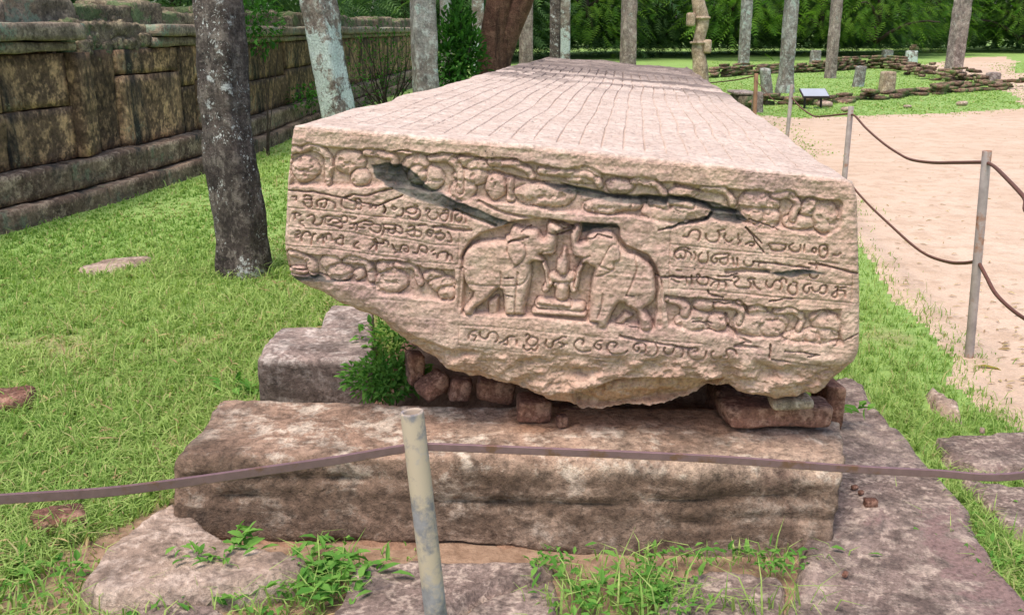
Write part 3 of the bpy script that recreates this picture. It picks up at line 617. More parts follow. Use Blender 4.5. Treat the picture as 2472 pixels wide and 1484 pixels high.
def blur_pillow(d, R, hgt): # d = depth inside shape
    t = np.clip(d / R, 0, 1); return hgt * np.sqrt(1 - (1 - t) ** 2)
def sd_poly(X, Y, P):
    d = pd_poly(X, Y, P); return np.where(inpoly(X, Y, P), d, -d)
def bbox_do(X, Y, P, pad, fn):
    m = (X > P[:, 0].min() - pad) & (X < P[:, 0].max() + pad) & (Y > P[:, 1].min() - pad) & (Y < P[:, 1].max() + pad)
    if m.any(): fn(m)
def relief(X, Y):
    hgt = np.zeros(X.shape); seam = np.zeros(X.shape)
    nz = fbm(np.stack([X / 22, Y / 22, X * 0], -1), 40, 4)
    def recess(P, D, soft=9):
        nonlocal hgt
        s_ = sd_poly(X, Y, np.asarray(P)); hgt = np.minimum(hgt, -D * sstep(s_, -2, soft))
    def moat(m, out, w_, base):     # a chiselled line round each figure
        hgt[m] = np.where((out > 0) & (out < w_), np.maximum(hgt[m] - .006 * (1 - out / w_), base - .008), hgt[m])
    def raise_poly(P, base, R, top, soft=4):
        nonlocal hgt
        def f(m):
            d = sd_poly(X[m], Y[m], P); moat(m, -d, 6, base); v = base + blur_pillow(d, R, top - base); hgt[m] = np.where(d > 0, np.maximum(hgt[m] - .009, v), hgt[m])
        bbox_do(X, Y, P, 8, f)
    def raise_line(P, w_, base, top):
        nonlocal hgt
        def f(m):
            d = w_ - pd_poly(X[m], Y[m], P, False); moat(m, -d, 5, base); v = base + blur_pillow(d, w_, top - base); hgt[m] = np.where(d > 0, np.maximum(hgt[m] - .009, v), hgt[m])
        bbox_do(X, Y, P, w_ + 7, f)
    def raise_ell(c, rx, ry, base, top):
        P = np.array([[c[0] - rx, c[1] - ry], [c[0] + rx, c[1] + ry]])
        def f(m):
            q = np.hypot((X[m] - c[0]) / rx, (Y[m] - c[1]) / ry); moat(m, (q - 1) * min(rx, ry), 6, base); v = base + (top - base) * np.sqrt(np.clip(1 - q ** 3, 0, 1)); hgt[m] = np.where(q < 1, np.maximum(hgt[m] - .009, v), hgt[m])
        bbox_do(X, Y, P, 9, f)
    def cut(P, w_, D):
        nonlocal hgt
        def f(m):
            d = pd_poly(X[m], Y[m], P, False); hgt[m] -= D * sstep(1 - d / w_)
        bbox_do(X, Y, P, w_ + 2, f)
    D = .022
    X0_, Y0_ = X, Y; wx = 11 * fbm(np.stack([X / 48, Y / 48, X * 0], -1), 201, 3); wy = 9 * fbm(np.stack([X / 40, Y / 40, X * 0 + 9], -1), 202, 3)
    X = X + wx; Y = Y + wy
    for P, E_, N_ in ((np.array(FR), ELLS, NECKS), (FR2, ELLS2, NECKS2), (FR3, ELLS3, NECKS3)):
        recess(P, D)
        for e in E_: raise_ell(e[0], e[1] * 1.12, e[2] * 1.12, -D, -.002)
        for p, w_ in N_: raise_line(p, w_ * .85, -D, -.002)
    X, Y = X0_, Y0_
    chip = fbm(np.stack([X / 26, Y / 20, X * 0], -1), 203, 4)
    hgt = np.where(hgt < -.001, np.minimum(hgt - .007 * sstep(chip, .1, .35) * (hgt > -.016), -.0005), hgt)
    recess(ELEPH_BG, .034, 12)
    for P, R, top, base in ((EL1B, 12, -.014, -.034), (EL2B, 12, -.014, -.034), (EL1, 20, .006, -.030), (EL2, 20, .006, -.030), (CROWN, 16, .0, -.032)): raise_poly(P, base, R, top)
    for p, w_ in CAPS: raise_line(p, w_ * tG[2] * 1.05, -.032, -.004)
    for p in POSTS: raise_line(p, 8, -.034, -.006)
    raise_poly(EAR1, .004, 10, .012); raise_poly(EAR2, .004, 10, .012)
    for p in EGROOVE: cut(smooth_line(p), 6, .007)
    for p in RULE: cut(p, 4.2, .0035)
    for p in GLYPH: cut(smooth_line(p, 4), 6.0, .012)
    jit = 5 * fbm(np.stack([X / 30, Y / 12, X * 0], -1), 60, 4)
    Xo, Yo = X, Y; X = X + jit; Y = Y + jit
    for p, w_ in CRACK: cut(p, w_ * .95, .018)
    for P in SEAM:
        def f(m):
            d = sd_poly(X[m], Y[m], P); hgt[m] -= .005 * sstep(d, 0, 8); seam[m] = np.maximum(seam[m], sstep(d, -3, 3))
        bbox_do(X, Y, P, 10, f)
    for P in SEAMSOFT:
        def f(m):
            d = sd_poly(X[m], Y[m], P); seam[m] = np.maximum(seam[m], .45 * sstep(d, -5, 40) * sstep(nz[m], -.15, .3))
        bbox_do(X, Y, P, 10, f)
    X, Y = Xo, Yo
    # rough undressed stone towards the bottom
    return hgt, seam
def build_slab():
    nc, nr = 940, 270
    s = np.linspace(0, 1, nc)
    s = s + .012 * np.sin(2 * np.pi * s) / (2 * np.pi) * -1
    px = 1094 + (3202 - 1094) * s
    pxb = 1068 + (3215 - 1068) * s
    ty = np.interp(px, TOPE[:, 0], TOPE[:, 1]); by = np.interp(pxb, BOTE[:, 0], BOTE[:, 1])
    by = by + np.interp(pxb, [1100, 1400, 1700, 3000, 3200], [4, 14, 34, 34, 16]) + 7 * fbm(np.stack([pxb / 38, s * 0, s * 0], -1), 11, 4)
    ty = ty + 2.0 * fbm(np.stack([px / 60, s * 0, s * 0 + 3], -1), 12, 4)
    ty = ty + 9 * np.exp(-(s / .010) ** 2) + 8 * np.exp(-((1 - s) / .010) ** 2)
    e = np.linspace(0, 1, nr); t = np.where(e < .06, e * .5, .03 + (e - .06) * (.97 / .94))
    T, S = np.meshgrid(t, s, indexing='ij')
    X = px[None] + (pxb - px)[None] * T; Y = ty[None] + (by - ty)[None] * T
    # keep rows straight in the picture's carved area: blend to the bottom outline
    X = X + np.interp(T[:, 0], LEFTOFF[:, 0], LEFTOFF[:, 1])[:, None] * np.clip(1 - S * 8, 0, 1) + np.interp(T[:, 0], RIGHTOFF[:, 0], RIGHTOFF[:, 1])[:, None] * np.clip(1 - (1 - S) * 8, 0, 1)
    base = face_pt(X, Y)
    hgt, seam = relief(X, Y)
    PXM = .00075
    dt = (Y - ty[None]) * PXM; db = (by[None] - Y) * PXM; dl = (X - X[:, :1]) * PXM; dr = (X[:, -1:] - X) * PXM
    def rnd_(d, r): return r * (1 - np.sqrt(1 - (1 - np.clip(d / r, 0, 1)) ** 2))
    rec = rnd_(dt, .016) + rnd_(dl, .022) + rnd_(dr, .022)
    rough = sstep(1330 + (X - 2200) * .035 + 25 * fbm(np.stack([X / 90, X * 0, X * 0], -1), 5) - Y, 20, -40) * (X > 1600) + sstep(Y - (1120 + (X - 1250) * .42), 0, 40) * (X <= 1700) * (Y > 1040)
    rough = np.clip(rough, 0, 1)
    rb = .085; rec = rec + rnd_(db, rb) * 1.0
    # overhang: a shelf knocked off below the text, lit from above
    nb = fbm(np.stack([X / 70, Y / 38, X * 0], -1), 71, 5, .55)
    rec = rec + rough * (.02 + .036 * nb) - 0
    fine = fbm(np.stack([X / 9, Y / 9, X * 0], -1), 72, 3) * .0022 + fbm(np.stack([X / 45, Y / 26, X * 0], -1), 73, 4) * .005
    strata = fbm(np.stack([X / 160, (Y - .07 * X) / 7, X * 0], -1), 74, 3) * .0016
    und = sd_poly(X, Y, np.array([(2130, 1490), (2225, 1462), (2300, 1438), (2430, 1424), (2560, 1428), (2720, 1436), (2690, 1480), (2560, 1530), (2330, 1560), (2150, 1560)], float)); rec = rec + .055 * sstep(und, -4, 14)
    disp = hgt * (1 - .8 * rough) + fine + strata - rec
    FP = base - Ldir * 0 + (-Ldir) * disp[..., None]
    # ---- top
    dmax = 8.6 + 1.1 * s
    nd = 210
    k = np.linspace(0, 1, nd); kk = .004 * k + .996 * k ** 1.35
    DD = kk[:, None] * dmax[None, :]
    T0 = FP[0]
    TP = T0[None] + Ldir * DD[..., None]
    wpos = s * Wl
    Wp = np.broadcast_to(wpos[None], DD.shape)
    nzz = fbm(np.stack([Wp * 3 + DD * .9, DD * 2.2 - Wp * 1.1, DD * .7 + Wp * .8], -1), 81, 5); nf = fbm(np.stack([Wp * 22 + DD * 8, DD * 12 - Wp * 9, Wp * 7 + DD * 5], -1), 82, 3)
    up = .006 * nzz + .0022 * nf
    # engraved column lines and the letters between them
    nl = 24; sp_ = Wl / nl
    wob = .022 * fbm(np.stack([Wp * 1.4, DD * 1.5, DD * 0], -1), 83, 3) + .022 * fbm(np.stack([Wp * 0, DD * .5, DD * 0], -1), 86, 2)
    ph = (Wp + wob) / sp_; dln = np.abs(ph - np.round(ph)) * sp_
    on = sstep(DD, .10 + .05 * nzz, .16 + .05 * nzz) * (1 - sstep(DD + .25 * nzz + .10 * Wp, 4.35, 4.5)) + sstep(DD + .2 * nzz, 4.75, 4.85) * (1 - sstep(DD + .3 * nzz, 5.8, 6.0))
    on *= sstep(Wp, .05, .1) * sstep(Wl - Wp, .05, .1)
    line = sstep(1 - dln / (.0034 + .0008 * DD)) * on * (0.5 + .5 * sstep(nf + .8 * nzz, -.5, .3))
    up -= line * (.0075 + .0010 * DD)
    lt = np.abs(vnoise(np.stack([Wp * 44.0 + DD * 21, DD * 60 - Wp * 17, DD * 9 + Wp * 13], -1), 84)) * np.abs(vnoise(np.stack([Wp * 27 + 5 - DD * 15, DD * 36 + Wp * 11, DD * 7 - Wp * 8], -1), 85))
    up -= .0055 * sstep(lt, .22, .4) * on * (dln > .012)
    # worn hollows and steps near the far end
    worn = sstep(DD + .5 * nzz + .12 * (Wp - .8), 2.2, 4.4)
    st = fbm(np.stack([Wp * .9 + DD * .35, DD * 2.8 - Wp * .5, DD * .8 + Wp * .6], -1), 87, 5, .6)
    up += worn * (.016 * st) - .03 * sstep(DD, 5.8, 6.3) + .05 * sstep(DD, 7, 8) * fbm(np.stack([Wp * 2, DD * 2, DD * 0], -1), 88, 4)
    edge = sstep(np.minimum(Wp, Wl - Wp), 0, .03)
    endn = np.exp(-DD / .02)
    up = up * edge * (1 - endn) - .012 * (1 - sstep(np.minimum(Wp, Wl - Wp), 0, .02))* (1-endn) + endn * 0
    rag = (.025 * fbm(np.stack([Wp * 0 + (Wp > Wl / 2), DD * 3, DD * 0], -1), 90, 4)) * (1 - sstep(np.minimum(Wp, Wl - Wp), 0, .15)) * sstep(DD, .05, .4)
    TP = TP + Nup * up[..., None] + Wd * rag[..., None]
    dark_top = np.clip(sstep(DD + .5 * nzz, 4.3, 5.4) * .75 + worn * sstep(st + .35 * nf + .2 * nzz, -.10, .10) * .95, 0, 1)
    V = np.vstack([TP[::-1].reshape(-1, 3), FP[1:].reshape(-1, 3)])
    nrt = nd + nr - 1
    topA = np.concatenate([np.ones(nd * nc), sstep(1 - dt[1:].ravel() / .012)])
    seamA = np.concatenate([np.zeros(nd * nc), seam[1:].ravel()])
    darkA = np.concatenate([dark_top[::-1].ravel(), np.zeros((nr - 1) * nc)])
    raw_litA = np.concatenate([np.zeros(nd * nc), np.clip(.35 * rough + sstep(und, -4, 6), 0, 1)[1:].ravel()])  # rough stone, plus the recess's orange light painted as colour
    Q = grid_faces(nrt, nc, True)
    # ---- underside, coarse
    step = 8; cs = np.arange(0, nc, step); cs = np.append(cs, nc - 1) if cs[-1] != nc - 1 else cs
    rsel = np.arange(0, nd, 4); rsel = np.append(rsel, nd - 1) if rsel[-1] != nd - 1 else rsel
    B0 = FP[-1][cs]; DB = DD[rsel][:, cs]
    BP = B0[None] + Ldir * DB[..., None]
    inn = np.sin(np.pi * np.clip(s[cs], 0, 1))[None] * (1 - np.exp(-DB / .15))
    BP = BP + Nup * ((.05 * fbm(np.stack([s[cs][None] * 6 + DB * 0, DB * 3, DB * 0], -1), 91, 4) - .03) * inn)[..., None]
    n0 = len(V); V = np.vstack([V, BP.reshape(-1, 3)]); Q2 = grid_faces(len(rsel), len(cs), False) + n0
    # ---- side and end caps
    def cap(Tb, Bb, face, flip):
        m = face.shape[0]; tt = np.linspace(0, 1, m)[:, None, None]
        d = np.linalg.norm(Tb - Tb[0], axis=-1)
        Cg = Tb[None] * (1 - tt) + Bb[None] * tt
        lin = Tb[0] * (1 - tt[:, 0]) + Bb[0] * tt[:, 0]
        Cg = Cg + (face - lin)[:, None, :] * np.exp(-d / .3)[None, :, None]
        return Cg
    fsel = np.linspace(0, nr - 1, 40).astype(int)
    Qs = []
    for col, sign, flip in ((0, -1, True), (nc - 1, 1, False)):
        Cg = cap(TP[rsel][:, col], BP[:, 0 if col == 0 else -1], FP[fsel, col], flip)
        nn = fbm(Cg * 3.0, 93, 5) * np.sin(np.pi * np.linspace(0, 1, len(fsel)))[:, None] * (1 - np.exp(-np.linspace(0, 8, len(rsel)) / .2))[None]
        Cg = Cg + Wd * (sign * (.02 + .05 * nn) * np.sin(np.pi * np.linspace(0, 1, len(fsel)))[:, None] * (1 - np.exp(-np.linspace(0, 8, len(rsel)) / .2))[None])[..., None]
        n1 = len(V); V = np.vstack([V, Cg.reshape(-1, 3)]); Qs.append(grid_faces(len(fsel), len(rsel), flip) + n1)
    m = 10; tt = np.linspace(0, 1, m)[:, None, None]
    Eg = TP[-1][cs][None] * (1 - tt) + BP[-1][None] * tt; n1 = len(V); V = np.vstack([V, Eg.reshape(-1, 3)]); Qs.append(grid_faces(m, len(cs), False) + n1)
    pad = lambda a, v: np.concatenate([a, np.full(len(V) - len(a), v)])
    O = (TL + TR) / 2 * np.array([1, 1, 0]) + Ldir * 3
    me = mesh_np("stone_slab", V - O, [Q, Q2] + Qs, M_slab, True, {"top": pad(topA, 0), "seam": pad(seamA, 0), "worn": pad(darkA, 0), "raw_lit": pad(raw_litA, .7)})
    o = link("stone_slab", me, None, O)
    tag(o, "huge pinkish stone slab carved with two elephants, a seated figure and inscriptions", "stone slab", kind="thing")
def slab_mat():
    m, nt, b = new_mat("slab_stone"); g = NG(nt)
    n1 = g.noise(2.2, 6, .65); n2 = g.noise(10, 6, .7); n3 = g.noise(60, 4, .75); n4 = g.noise(150, 3, .7)
    face = g.mix(g.ramp(n1, [(.38, 0.), (.62, 1.)]), (.51, .335, .26), (.44, .28, .235))
    face = g.mix(g.ramp(n2, [(.45, 0.), (.72, .9)]), face, (.60, .435, .345))
    pk = g.noise(3.1, 3, .6, g.mapped((1, 1, 1.6), (4, 2, 1))); face = g.mix(g.ramp(pk, [(.56, 0.), (.70, .55)]), face, (.34, .215, .205))
    st = g.noise(1., 5, .7, g.mapped((2., 2., 34.))); face = g.mix(g.ramp(st, [(.55, 0.), (.75, .35)]), face, (.60, .455, .365))
    raw_lit = g.mix(g.ramp(n2, [(.35, 0.), (.65, 1.)]), (.42, .225, .13), (.57, .375, .265))  # raw stone colour, orange enough to carry the warm light in the recess
    face = g.mix(g.attr("raw_lit"), face, raw_lit)
    topc = g.mix(g.ramp(n2, [(.40, 0.), (.66, 1.)]), (.50, .375, .305), (.63, .50, .42))
    dn = g.noise(1., 6, .72, g.mapped((11., 42., 11.))); topc = g.mix(g.ramp(dn, [(.57, 0.), (.66, .75)]), topc, (.27, .19, .15))
    bl = g.noise(.9, 5, .65); topc = g.mix(g.ramp(bl, [(.52, 0.), (.72, .5)]), topc, (.44, .33, .27))
    topc = g.mix(g.attr("worn"), topc, g.mix(g.ramp(n2, [(.4, 0.), (.62, 1.)]), (.13, .095, .08), (.25, .19, .16)))
    col = g.mix(g.attr("top"), face, topc)
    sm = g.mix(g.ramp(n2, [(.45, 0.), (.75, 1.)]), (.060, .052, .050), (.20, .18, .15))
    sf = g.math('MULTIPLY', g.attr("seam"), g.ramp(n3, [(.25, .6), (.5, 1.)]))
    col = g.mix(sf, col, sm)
    col = g.mix(1., col, g.ramp(n3, [(.36, .68), (.5, 1.), (.64, 1.22)]), 'MULTIPLY')
    pit = g.voro(38.); pk2 = g.ramp(g.noise(7, 3), [(.5, 0.), (.6, 1.)])
    col = g.mix(g.math('MULTIPLY', g.ramp(pit, [(.07, .85), (.12, 0.)]), pk2), col, (.07, .055, .06))
    g.L(col, b.inputs["Base Color"])
    p = g.bump(n2, .010, .6); p = g.bump(n3, .0045, .9, None, p); p = g.bump(n4, .0016, .8, None, p); g.L(p, b.inputs["Normal"])
    return m
M_slab = slab_mat()
build_slab()

# ---------------------------------------------------------------- stones under and around the slab
def quad8(fl, fr, br, bl, z0, z1, flare=0.):
    P = [gp(*q, z1) for q in (fl, fr, br, bl)]; c = sum(P) / 4
    b = [np.array([*(c[:2] + (p[:2] - c[:2]) * (1 + flare)), z0]) for p in P]
    return b + P
C = [gp(428, 1298, .0), gp(2005, 1366, -.02), gp(2035, 1035, 0) * 0, None, gp(432, 1098, .25), gp(2046, 1108, .27), gp(2033, 1000, .27), gp(532, 957, .28)]
C[2] = np.array([C[6][0] - .03, C[6][1] + .05, -.05]); C[3] = np.array([C[7][0], C[7][1] + .02, -.05])
def sup_hook(P, u, N):
    top = sstep(N[:, 2], .4, .9)
    bev = 0
    wave = .018 * np.sin(u[:, 0] * 9 + 1) * np.clip(1 - N[:, 2], 0, 1)
    # bedding grooves along the front face and a chipped hollow
    fr = sstep(-N[:, 1], .5, .95)
    z = P[:, 2] + .025 * fbm(np.stack([P[:, 0] * 1.3, P[:, 0] * 0, P[:, 0] * 0], -1), 5, 3) - .015 * P[:, 0]
    g = -.026 * np.exp(-((z - .135) / .010) ** 2) * sstep(fbm(np.stack([P[:, 0] * 2, P[:, 0] * 0, P[:, 0] * 0], -1), 9), -.35, 0) - .018 * np.exp(-((z - .195) / .010) ** 2) * sstep(P[:, 0], -.2, -.6) - .020 * np.exp(-((z - .075) / .010) ** 2) * sstep(P[:, 0], .3, .6) + .012 * fbm(P * np.array([5, 5, 9.]), 66, 4)
    hole = -.03 * np.exp(-(((P[:, 0] + .03) / .035) ** 2 + ((P[:, 2] - .11) / .03) ** 2)) - .022 * np.exp(-(((P[:, 0] - .62) / .035) ** 2 + ((P[:, 2] - .11) / .07) ** 2))
    lowcut = -.006 * sstep(.04 - P[:, 2], 0, .05)
    return bev + wave + fr * (g + hole + lowcut)
SUPX = 1
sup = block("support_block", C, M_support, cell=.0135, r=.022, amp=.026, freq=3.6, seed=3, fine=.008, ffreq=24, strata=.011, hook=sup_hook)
_n = len(sup.data.vertices); _v = np.empty(_n * 3); sup.data.vertices.foreach_get('co', _v); _v = _v.reshape(-1, 3) + np.array(sup.location)
_a = sup.data.attributes.new('side_shade', 'FLOAT', 'POINT'); _a.data.foreach_set('value', sstep(.235 - .02 * _v[:, 0] + .03 * fbm(_v * np.array([3, 1, 3.]), 6, 5) - _v[:, 2], -.01, .03).astype(np.float32))  # faces below the top edge darkened: shade put into the colour
_m = np.maximum(sstep(_v[:, 1] + .08 * fbm(_v * 4, 7, 4) - 2.93, -.03, .06) * sstep(_v[:, 0] + .2 * fbm(_v * 3, 8, 4), -.1, .1) * sstep(.85 - _v[:, 0], 0, .2) * sstep(_v[:, 2], .2, .24), 0); _a = sup.data.attributes.new('dust', 'FLOAT', 'POINT'); _a.data.foreach_set('value', _m.astype(np.float32))
tag(sup, "long low weathered brown block lying crosswise under the slab front", "stone block")
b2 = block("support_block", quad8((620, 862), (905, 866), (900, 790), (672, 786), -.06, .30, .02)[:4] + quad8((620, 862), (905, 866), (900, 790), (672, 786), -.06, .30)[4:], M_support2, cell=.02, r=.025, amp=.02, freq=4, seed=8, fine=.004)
def side_shade(o, f):
    v = np.empty(len(o.data.vertices) * 3); o.data.vertices.foreach_get('co', v); v = v.reshape(-1, 3) + np.array(o.location); a_ = o.data.attributes.new('side_shade', 'FLOAT', 'POINT'); a_.data.foreach_set('value', f(v).astype(np.float32))
side_shade(b2, lambda v: sstep(.285 + .02 * fbm(v * 6, 5, 3) - v[:, 2], 0, .02) * .9)  # same painted shade on the sides of the grey block
tag(b2, "grey squared block in the grass behind the left end of the long front block", "stone block")
b3 = block("support_block", quad8((762, 790), (900, 800), (900, 735), (800, 733), -.06, .22), M_support2, cell=.03, r=.03, amp=.02, seed=9)
tag(b3, "small pale stone block half hidden behind the grey squared block", "stone block")
for k, (y, ) in enumerate(((5.2,), (8.6,))):
    q = TL * 0 + Ldir * 0; cx = .15 + (y - 2.85) * .12
    bb = block("support_block", prism8([(cx - .72, y), (cx + .72, y), (cx + .72, y + .45), (cx - .72, y + .45)], -.05, .47 - k * .02), M_support2, cell=.06, r=.03, amp=.02, seed=30 + k)
    tag(bb, ["rough stone block hidden under the middle of the carved slab", "rough stone block hidden under the far half of the carved slab"][k], "stone block")
# soil heaped between the stones
def mound(name, x0, x1, y0, y1, zf, mat, cell=.025, seed=1):
    xs = np.arange(x0, x1, cell); ys = np.arange(y0, y1, cell); Yg, Xg = np.meshgrid(ys, xs, indexing='ij')
    Z = zf(Xg, Yg) + .03 * fbm(np.stack([Xg * 9, Yg * 9, Xg * 0], -1), seed, 4) + .006 * fbm(np.stack([Xg * 40, Yg * 40, Xg * 0], -1), seed + 3, 2)
    me = mesh_np(name, np.stack([Xg, Yg, Z], -1).reshape(-1, 3), grid_faces(*Xg.shape), mat)
    return tag(link(name, me), kind="structure")
mound("soil_bank", -.75, 1.05, 2.95, 4.2, lambda X, Y: .36 * sstep(Y, 3.25, 3.6) * sstep(X, -.65, -.1) * sstep(1.12 - X, 0, .12) + .10 * sstep(Y, 2.95, 3.05) - .02 + .17*sstep(X,-.5,.0)*sstep(Y,3.02,3.15)*sstep(1.1-X,0,.1), M_soil)
mound("soil_skirt", -1.35, 1.25, 2.25, 2.98, lambda X, Y: .004 - .10 * sstep(2.72 - Y + .04 * fbm(np.stack([X * 3, X * 0, X * 0], -1), 4), -.02, .15) + .02 * sstep(X, .85, 1.0) * sstep(1.12 - X, 0, .1) - .12 * sstep(X - 1.02, 0, .08) - .1 * sstep(-1.05 - X, 0, .1), M_soil, .016, 6)
# dust lying on top of the front block
# bricks and wedges
M_brick2 = stone_mat('pale_wedge_rock', (.36, .26, .17), (.42, .31, .22), (.50, .40, .30), 9.)
def rock(name, px, py, z, dims, rz, mat, label, cat, seed, rx=0., ry=0., group=None, Y=None, r=.015, amp=.012, cell=.014):
    c = gp(px, py, z) if Y is None else at(px, py, Y)
    w_, d_, h_ = dims; hw, hd = w_ / 2, d_ / 2
    rs_ = np.random.RandomState(seed)
    P = [np.array([sx * hw, sy * hd, sz * h_ / 2]) * rs_.uniform(.82, 1.1, 3) for sz in (-1, 1) for sx, sy in ((-1, -1), (1, -1), (1, 1), (-1, 1))]
    V, Q = block_geo(P, cell=cell, r=r, amp=amp, freq=9, seed=seed, fine=.003, ffreq=50)
    o = link(name, mesh_np(name, V, Q, mat), None, c, (rx, ry, rz))
    return tag(o, label, cat, group)
rock("brick", 1045, 930, .315, (.11, .08, .065), .5, M_brick, "reddish angular brick tilted beside the leaves under the slab", "brick", 1, rx=.2, ry=-.45)
rock("brick", 1108, 938, .305, (.08, .08, .085), .2, M_brick, "small upright red brick, second from the leaves, wedged under the slab", "brick", 2, ry=.15)
rock("brick", 1198, 938, .335, (.13, .09, .07), -.1, M_brick, "wide red brick in the middle of the row wedged under the slab", "brick", 3, ry=.1)
rock("brick", 1288, 985, .31, (.11, .09, .08), .1, M_brick, "rounded brown brick resting on the front block at the slab's lowest bulge", "brick", 4, ry=.12)
rock("stone_chip", 1356, 1015, .295, (.035, .035, .04), .3, M_brick, "tiny red stone chip right of the rounded brown brick", "stone chip", 5, r=.008, amp=.004, cell=.008)
rock("brick", 1002, 885, .365, (.06, .08, .12), .3, M_brick, "dark upright brick behind the leaves under the slab", "brick", 6)
rock("brick", 1395, 1000, .30, (.13, .08, .07), -.3, M_brick, "dark lump of brick in the shadow behind the tiny red chip", "brick", 16, Y=3.12)
rock("flat_brick", 1862, 992, .32, (.335, .13, .07), .02, M_brick, "long flat red brick under the right end of the slab", "brick", 7, r=.014, amp=.012)
rock("wedge_stone", 1908, 966, .385, (.13, .10, .032), .0, M_brick2, "small pale flat stone wedged between the long flat brick and the slab", "stone", 8, r=.012, amp=.006)
rock("wedge_stone", 1993, 985, .36, (.06, .20, .22), .0, M_brick, "dark upright stone at the far right end beneath the slab", "stone", 9, Y=3.12, r=.01)
rock("brick", 1760, 968, .42, (.16, .12, .12), .1, M_brick, "dark brick behind the left end of the long flat brick", "brick", 10, Y=3.2)

# paving stones
def slab_poly(name, pts, z0, z1, mat, label, cat, cell=.03, amp=.012, seed=0, r=.02, extra=None, world=False, chips=.02):
    P = np.array([gp(x, y, z1)[:2] if not world else (x, y) for x, y in pts]); 
    lo = P.min(0) - .02; hi = P.max(0) + .02
    xs = np.arange(lo[0], hi[0] + cell, cell); ys = np.arange(lo[1], hi[1] + cell, cell)
    Yg, Xg = np.meshgrid(ys, xs, indexing='ij')
    d = sd_poly(Xg, Yg, P); dj = d + chips * fbm(np.stack([Xg * 7, Yg * 7, Xg * 0], -1), seed + 2, 4)
    # pull vertices just outside onto the outline by dropping them to the ground
    ins = dj > -cell * .9
    drop = sstep(-dj, -r, cell * .2)
    Z = z1 + amp * fbm(np.stack([Xg * 3.5, Yg * 3.5, Xg * 0], -1), seed, 5, .55) - .004 * np.abs(fbm(np.stack([Xg * 22, Yg * 22, Xg * 0], -1), seed + 5, 2))
    if extra is not None: Z = Z + extra(Xg, Yg)
    Z = Z * (1 - drop) + z0 * drop
    q = grid_faces(*Xg.shape); keep = (ins.reshape(-1)[q]).all(1); q = q[keep]
    used = np.unique(q); mp = np.full(Xg.size, -1); mp[used] = np.arange(len(used))
    V = np.stack([Xg, Yg, Z], -1).reshape(-1, 3)[used]; o = np.array([*P.mean(0), z0])
    return tag(link(name, mesh_np(name, V - o, mp[q], mat), None, o), label, cat)
def crackf(pts, w_, D, step=0.):
    P = np.array([gp(x, y, .03)[:2] for x, y in pts])
    def f(X, Y):
        j = .012 * fbm(np.stack([X * 14, Y * 14, X * 0], -1), 44, 4)
        d = pd_poly(X + j, Y + j, P, False); return -D * sstep(1 - d / w_)
    return f
slab_poly("paving_stone", [(1890, 1478), (1915, 1400), (1930, 1330), (1950, 1150), (1950, 1030), (1960, 930), (2045, 900), (2085, 925), (2130, 985), (2190, 1045), (2250, 1120), (2310, 1180), (2345, 1222), (2348, 1262), (2390, 1320), (2440, 1390), (2520, 1470), (2560, 1560), (1880, 1560)], -.02, .045, M_pave,
          "large smooth grey brown paving rock running beside the right end of the blocks", "paving stone", cell=.02, seed=11, extra=lambda X, Y: crackf([(2050, 1050), (2120, 1075), (2160, 1080)], .012, .01)(X, Y) + crackf([(1990, 1270), (2040, 1240), (2070, 1250)], .008, .008)(X, Y) - .02 * np.exp(-(((X - gp(1915, 1410, .03)[0]) / .035) ** 2 + ((Y - gp(1915, 1410, .03)[1]) / .035) ** 2)))
slab_poly("paving_stone", [(850, 1352), (1000, 1345), (1180, 1350), (1330, 1352), (1360, 1420), (1350, 1484), (1355, 1600), (740, 1600), (790, 1484), (825, 1420)], -.02, .04, M_pave, "cracked purple brown paving rock at the foot of the near pipe post", "paving stone", cell=.016, seed=13,
          extra=lambda X, Y: crackf([(1330, 1375), (1270, 1405), (1180, 1425), (1130, 1450), (1080, 1500)], .022, .035)(X, Y) - .018 * inpoly(X, Y, np.array([gp(*q, .03) for q in [(1330, 1375), (1270, 1405), (1180, 1425), (1130, 1450), (1080, 1500), (1080, 1700), (1500, 1700), (1500, 1375)]])))
slab_poly("paving_stone", [(1600, 1392), (1720, 1368), (1830, 1372), (1905, 1385), (1900, 1450), (1880, 1600), (1560, 1600), (1560, 1484), (1575, 1430)], -.02, .035, M_pave, "small dark paving rock between the grass tuft and the large smooth rock", "paving stone", cell=.016, seed=14)
slab_poly("paving_stone", [(190, 1372), (260, 1300), (340, 1240), (430, 1192), (470, 1230), (560, 1300), (760, 1330), (755, 1370), (650, 1396), (480, 1420), (380, 1428), (290, 1432), (200, 1420), (165, 1400)], -.02, .075, M_pavepink, "pink sloping rock slab left of the long front block", "paving stone", cell=.014, seed=15, r=.03,
          extra=lambda X, Y: .016 * fbm(np.stack([X * 2.2 + Y * 2, (X - Y) * 9, X * 0], -1), 33, 4))
slab_poly("paving_stone", [(300, 1450), (420, 1440), (520, 1452), (560, 1484), (560, 1560), (200, 1560), (330, 1484)], -.02, .03, M_pave, "low rock showing through the grass at the bottom left of the picture", "paving stone", cell=.016, seed=16)
slab_poly("paving_stone", [(2245, 1048), (2330, 1038), (2471, 1035), (2600, 1040), (2600, 1140), (2471, 1130), (2360, 1128), (2290, 1110)], -.02, .045, M_pave, "pale rough paving rock right of the grass strip, just above the barrier bar", "paving stone", cell=.022, seed=17, chips=.04)
slab_poly("paving_stone", [(2320, 1150), (2400, 1160), (2471, 1165), (2600, 1170), (2600, 1300), (2471, 1290), (2430, 1270), (2380, 1215)], -.02, .035, M_pave, "broken pale rock at the right edge, just below the barrier bar", "paving stone", cell=.02, seed=18, chips=.05)
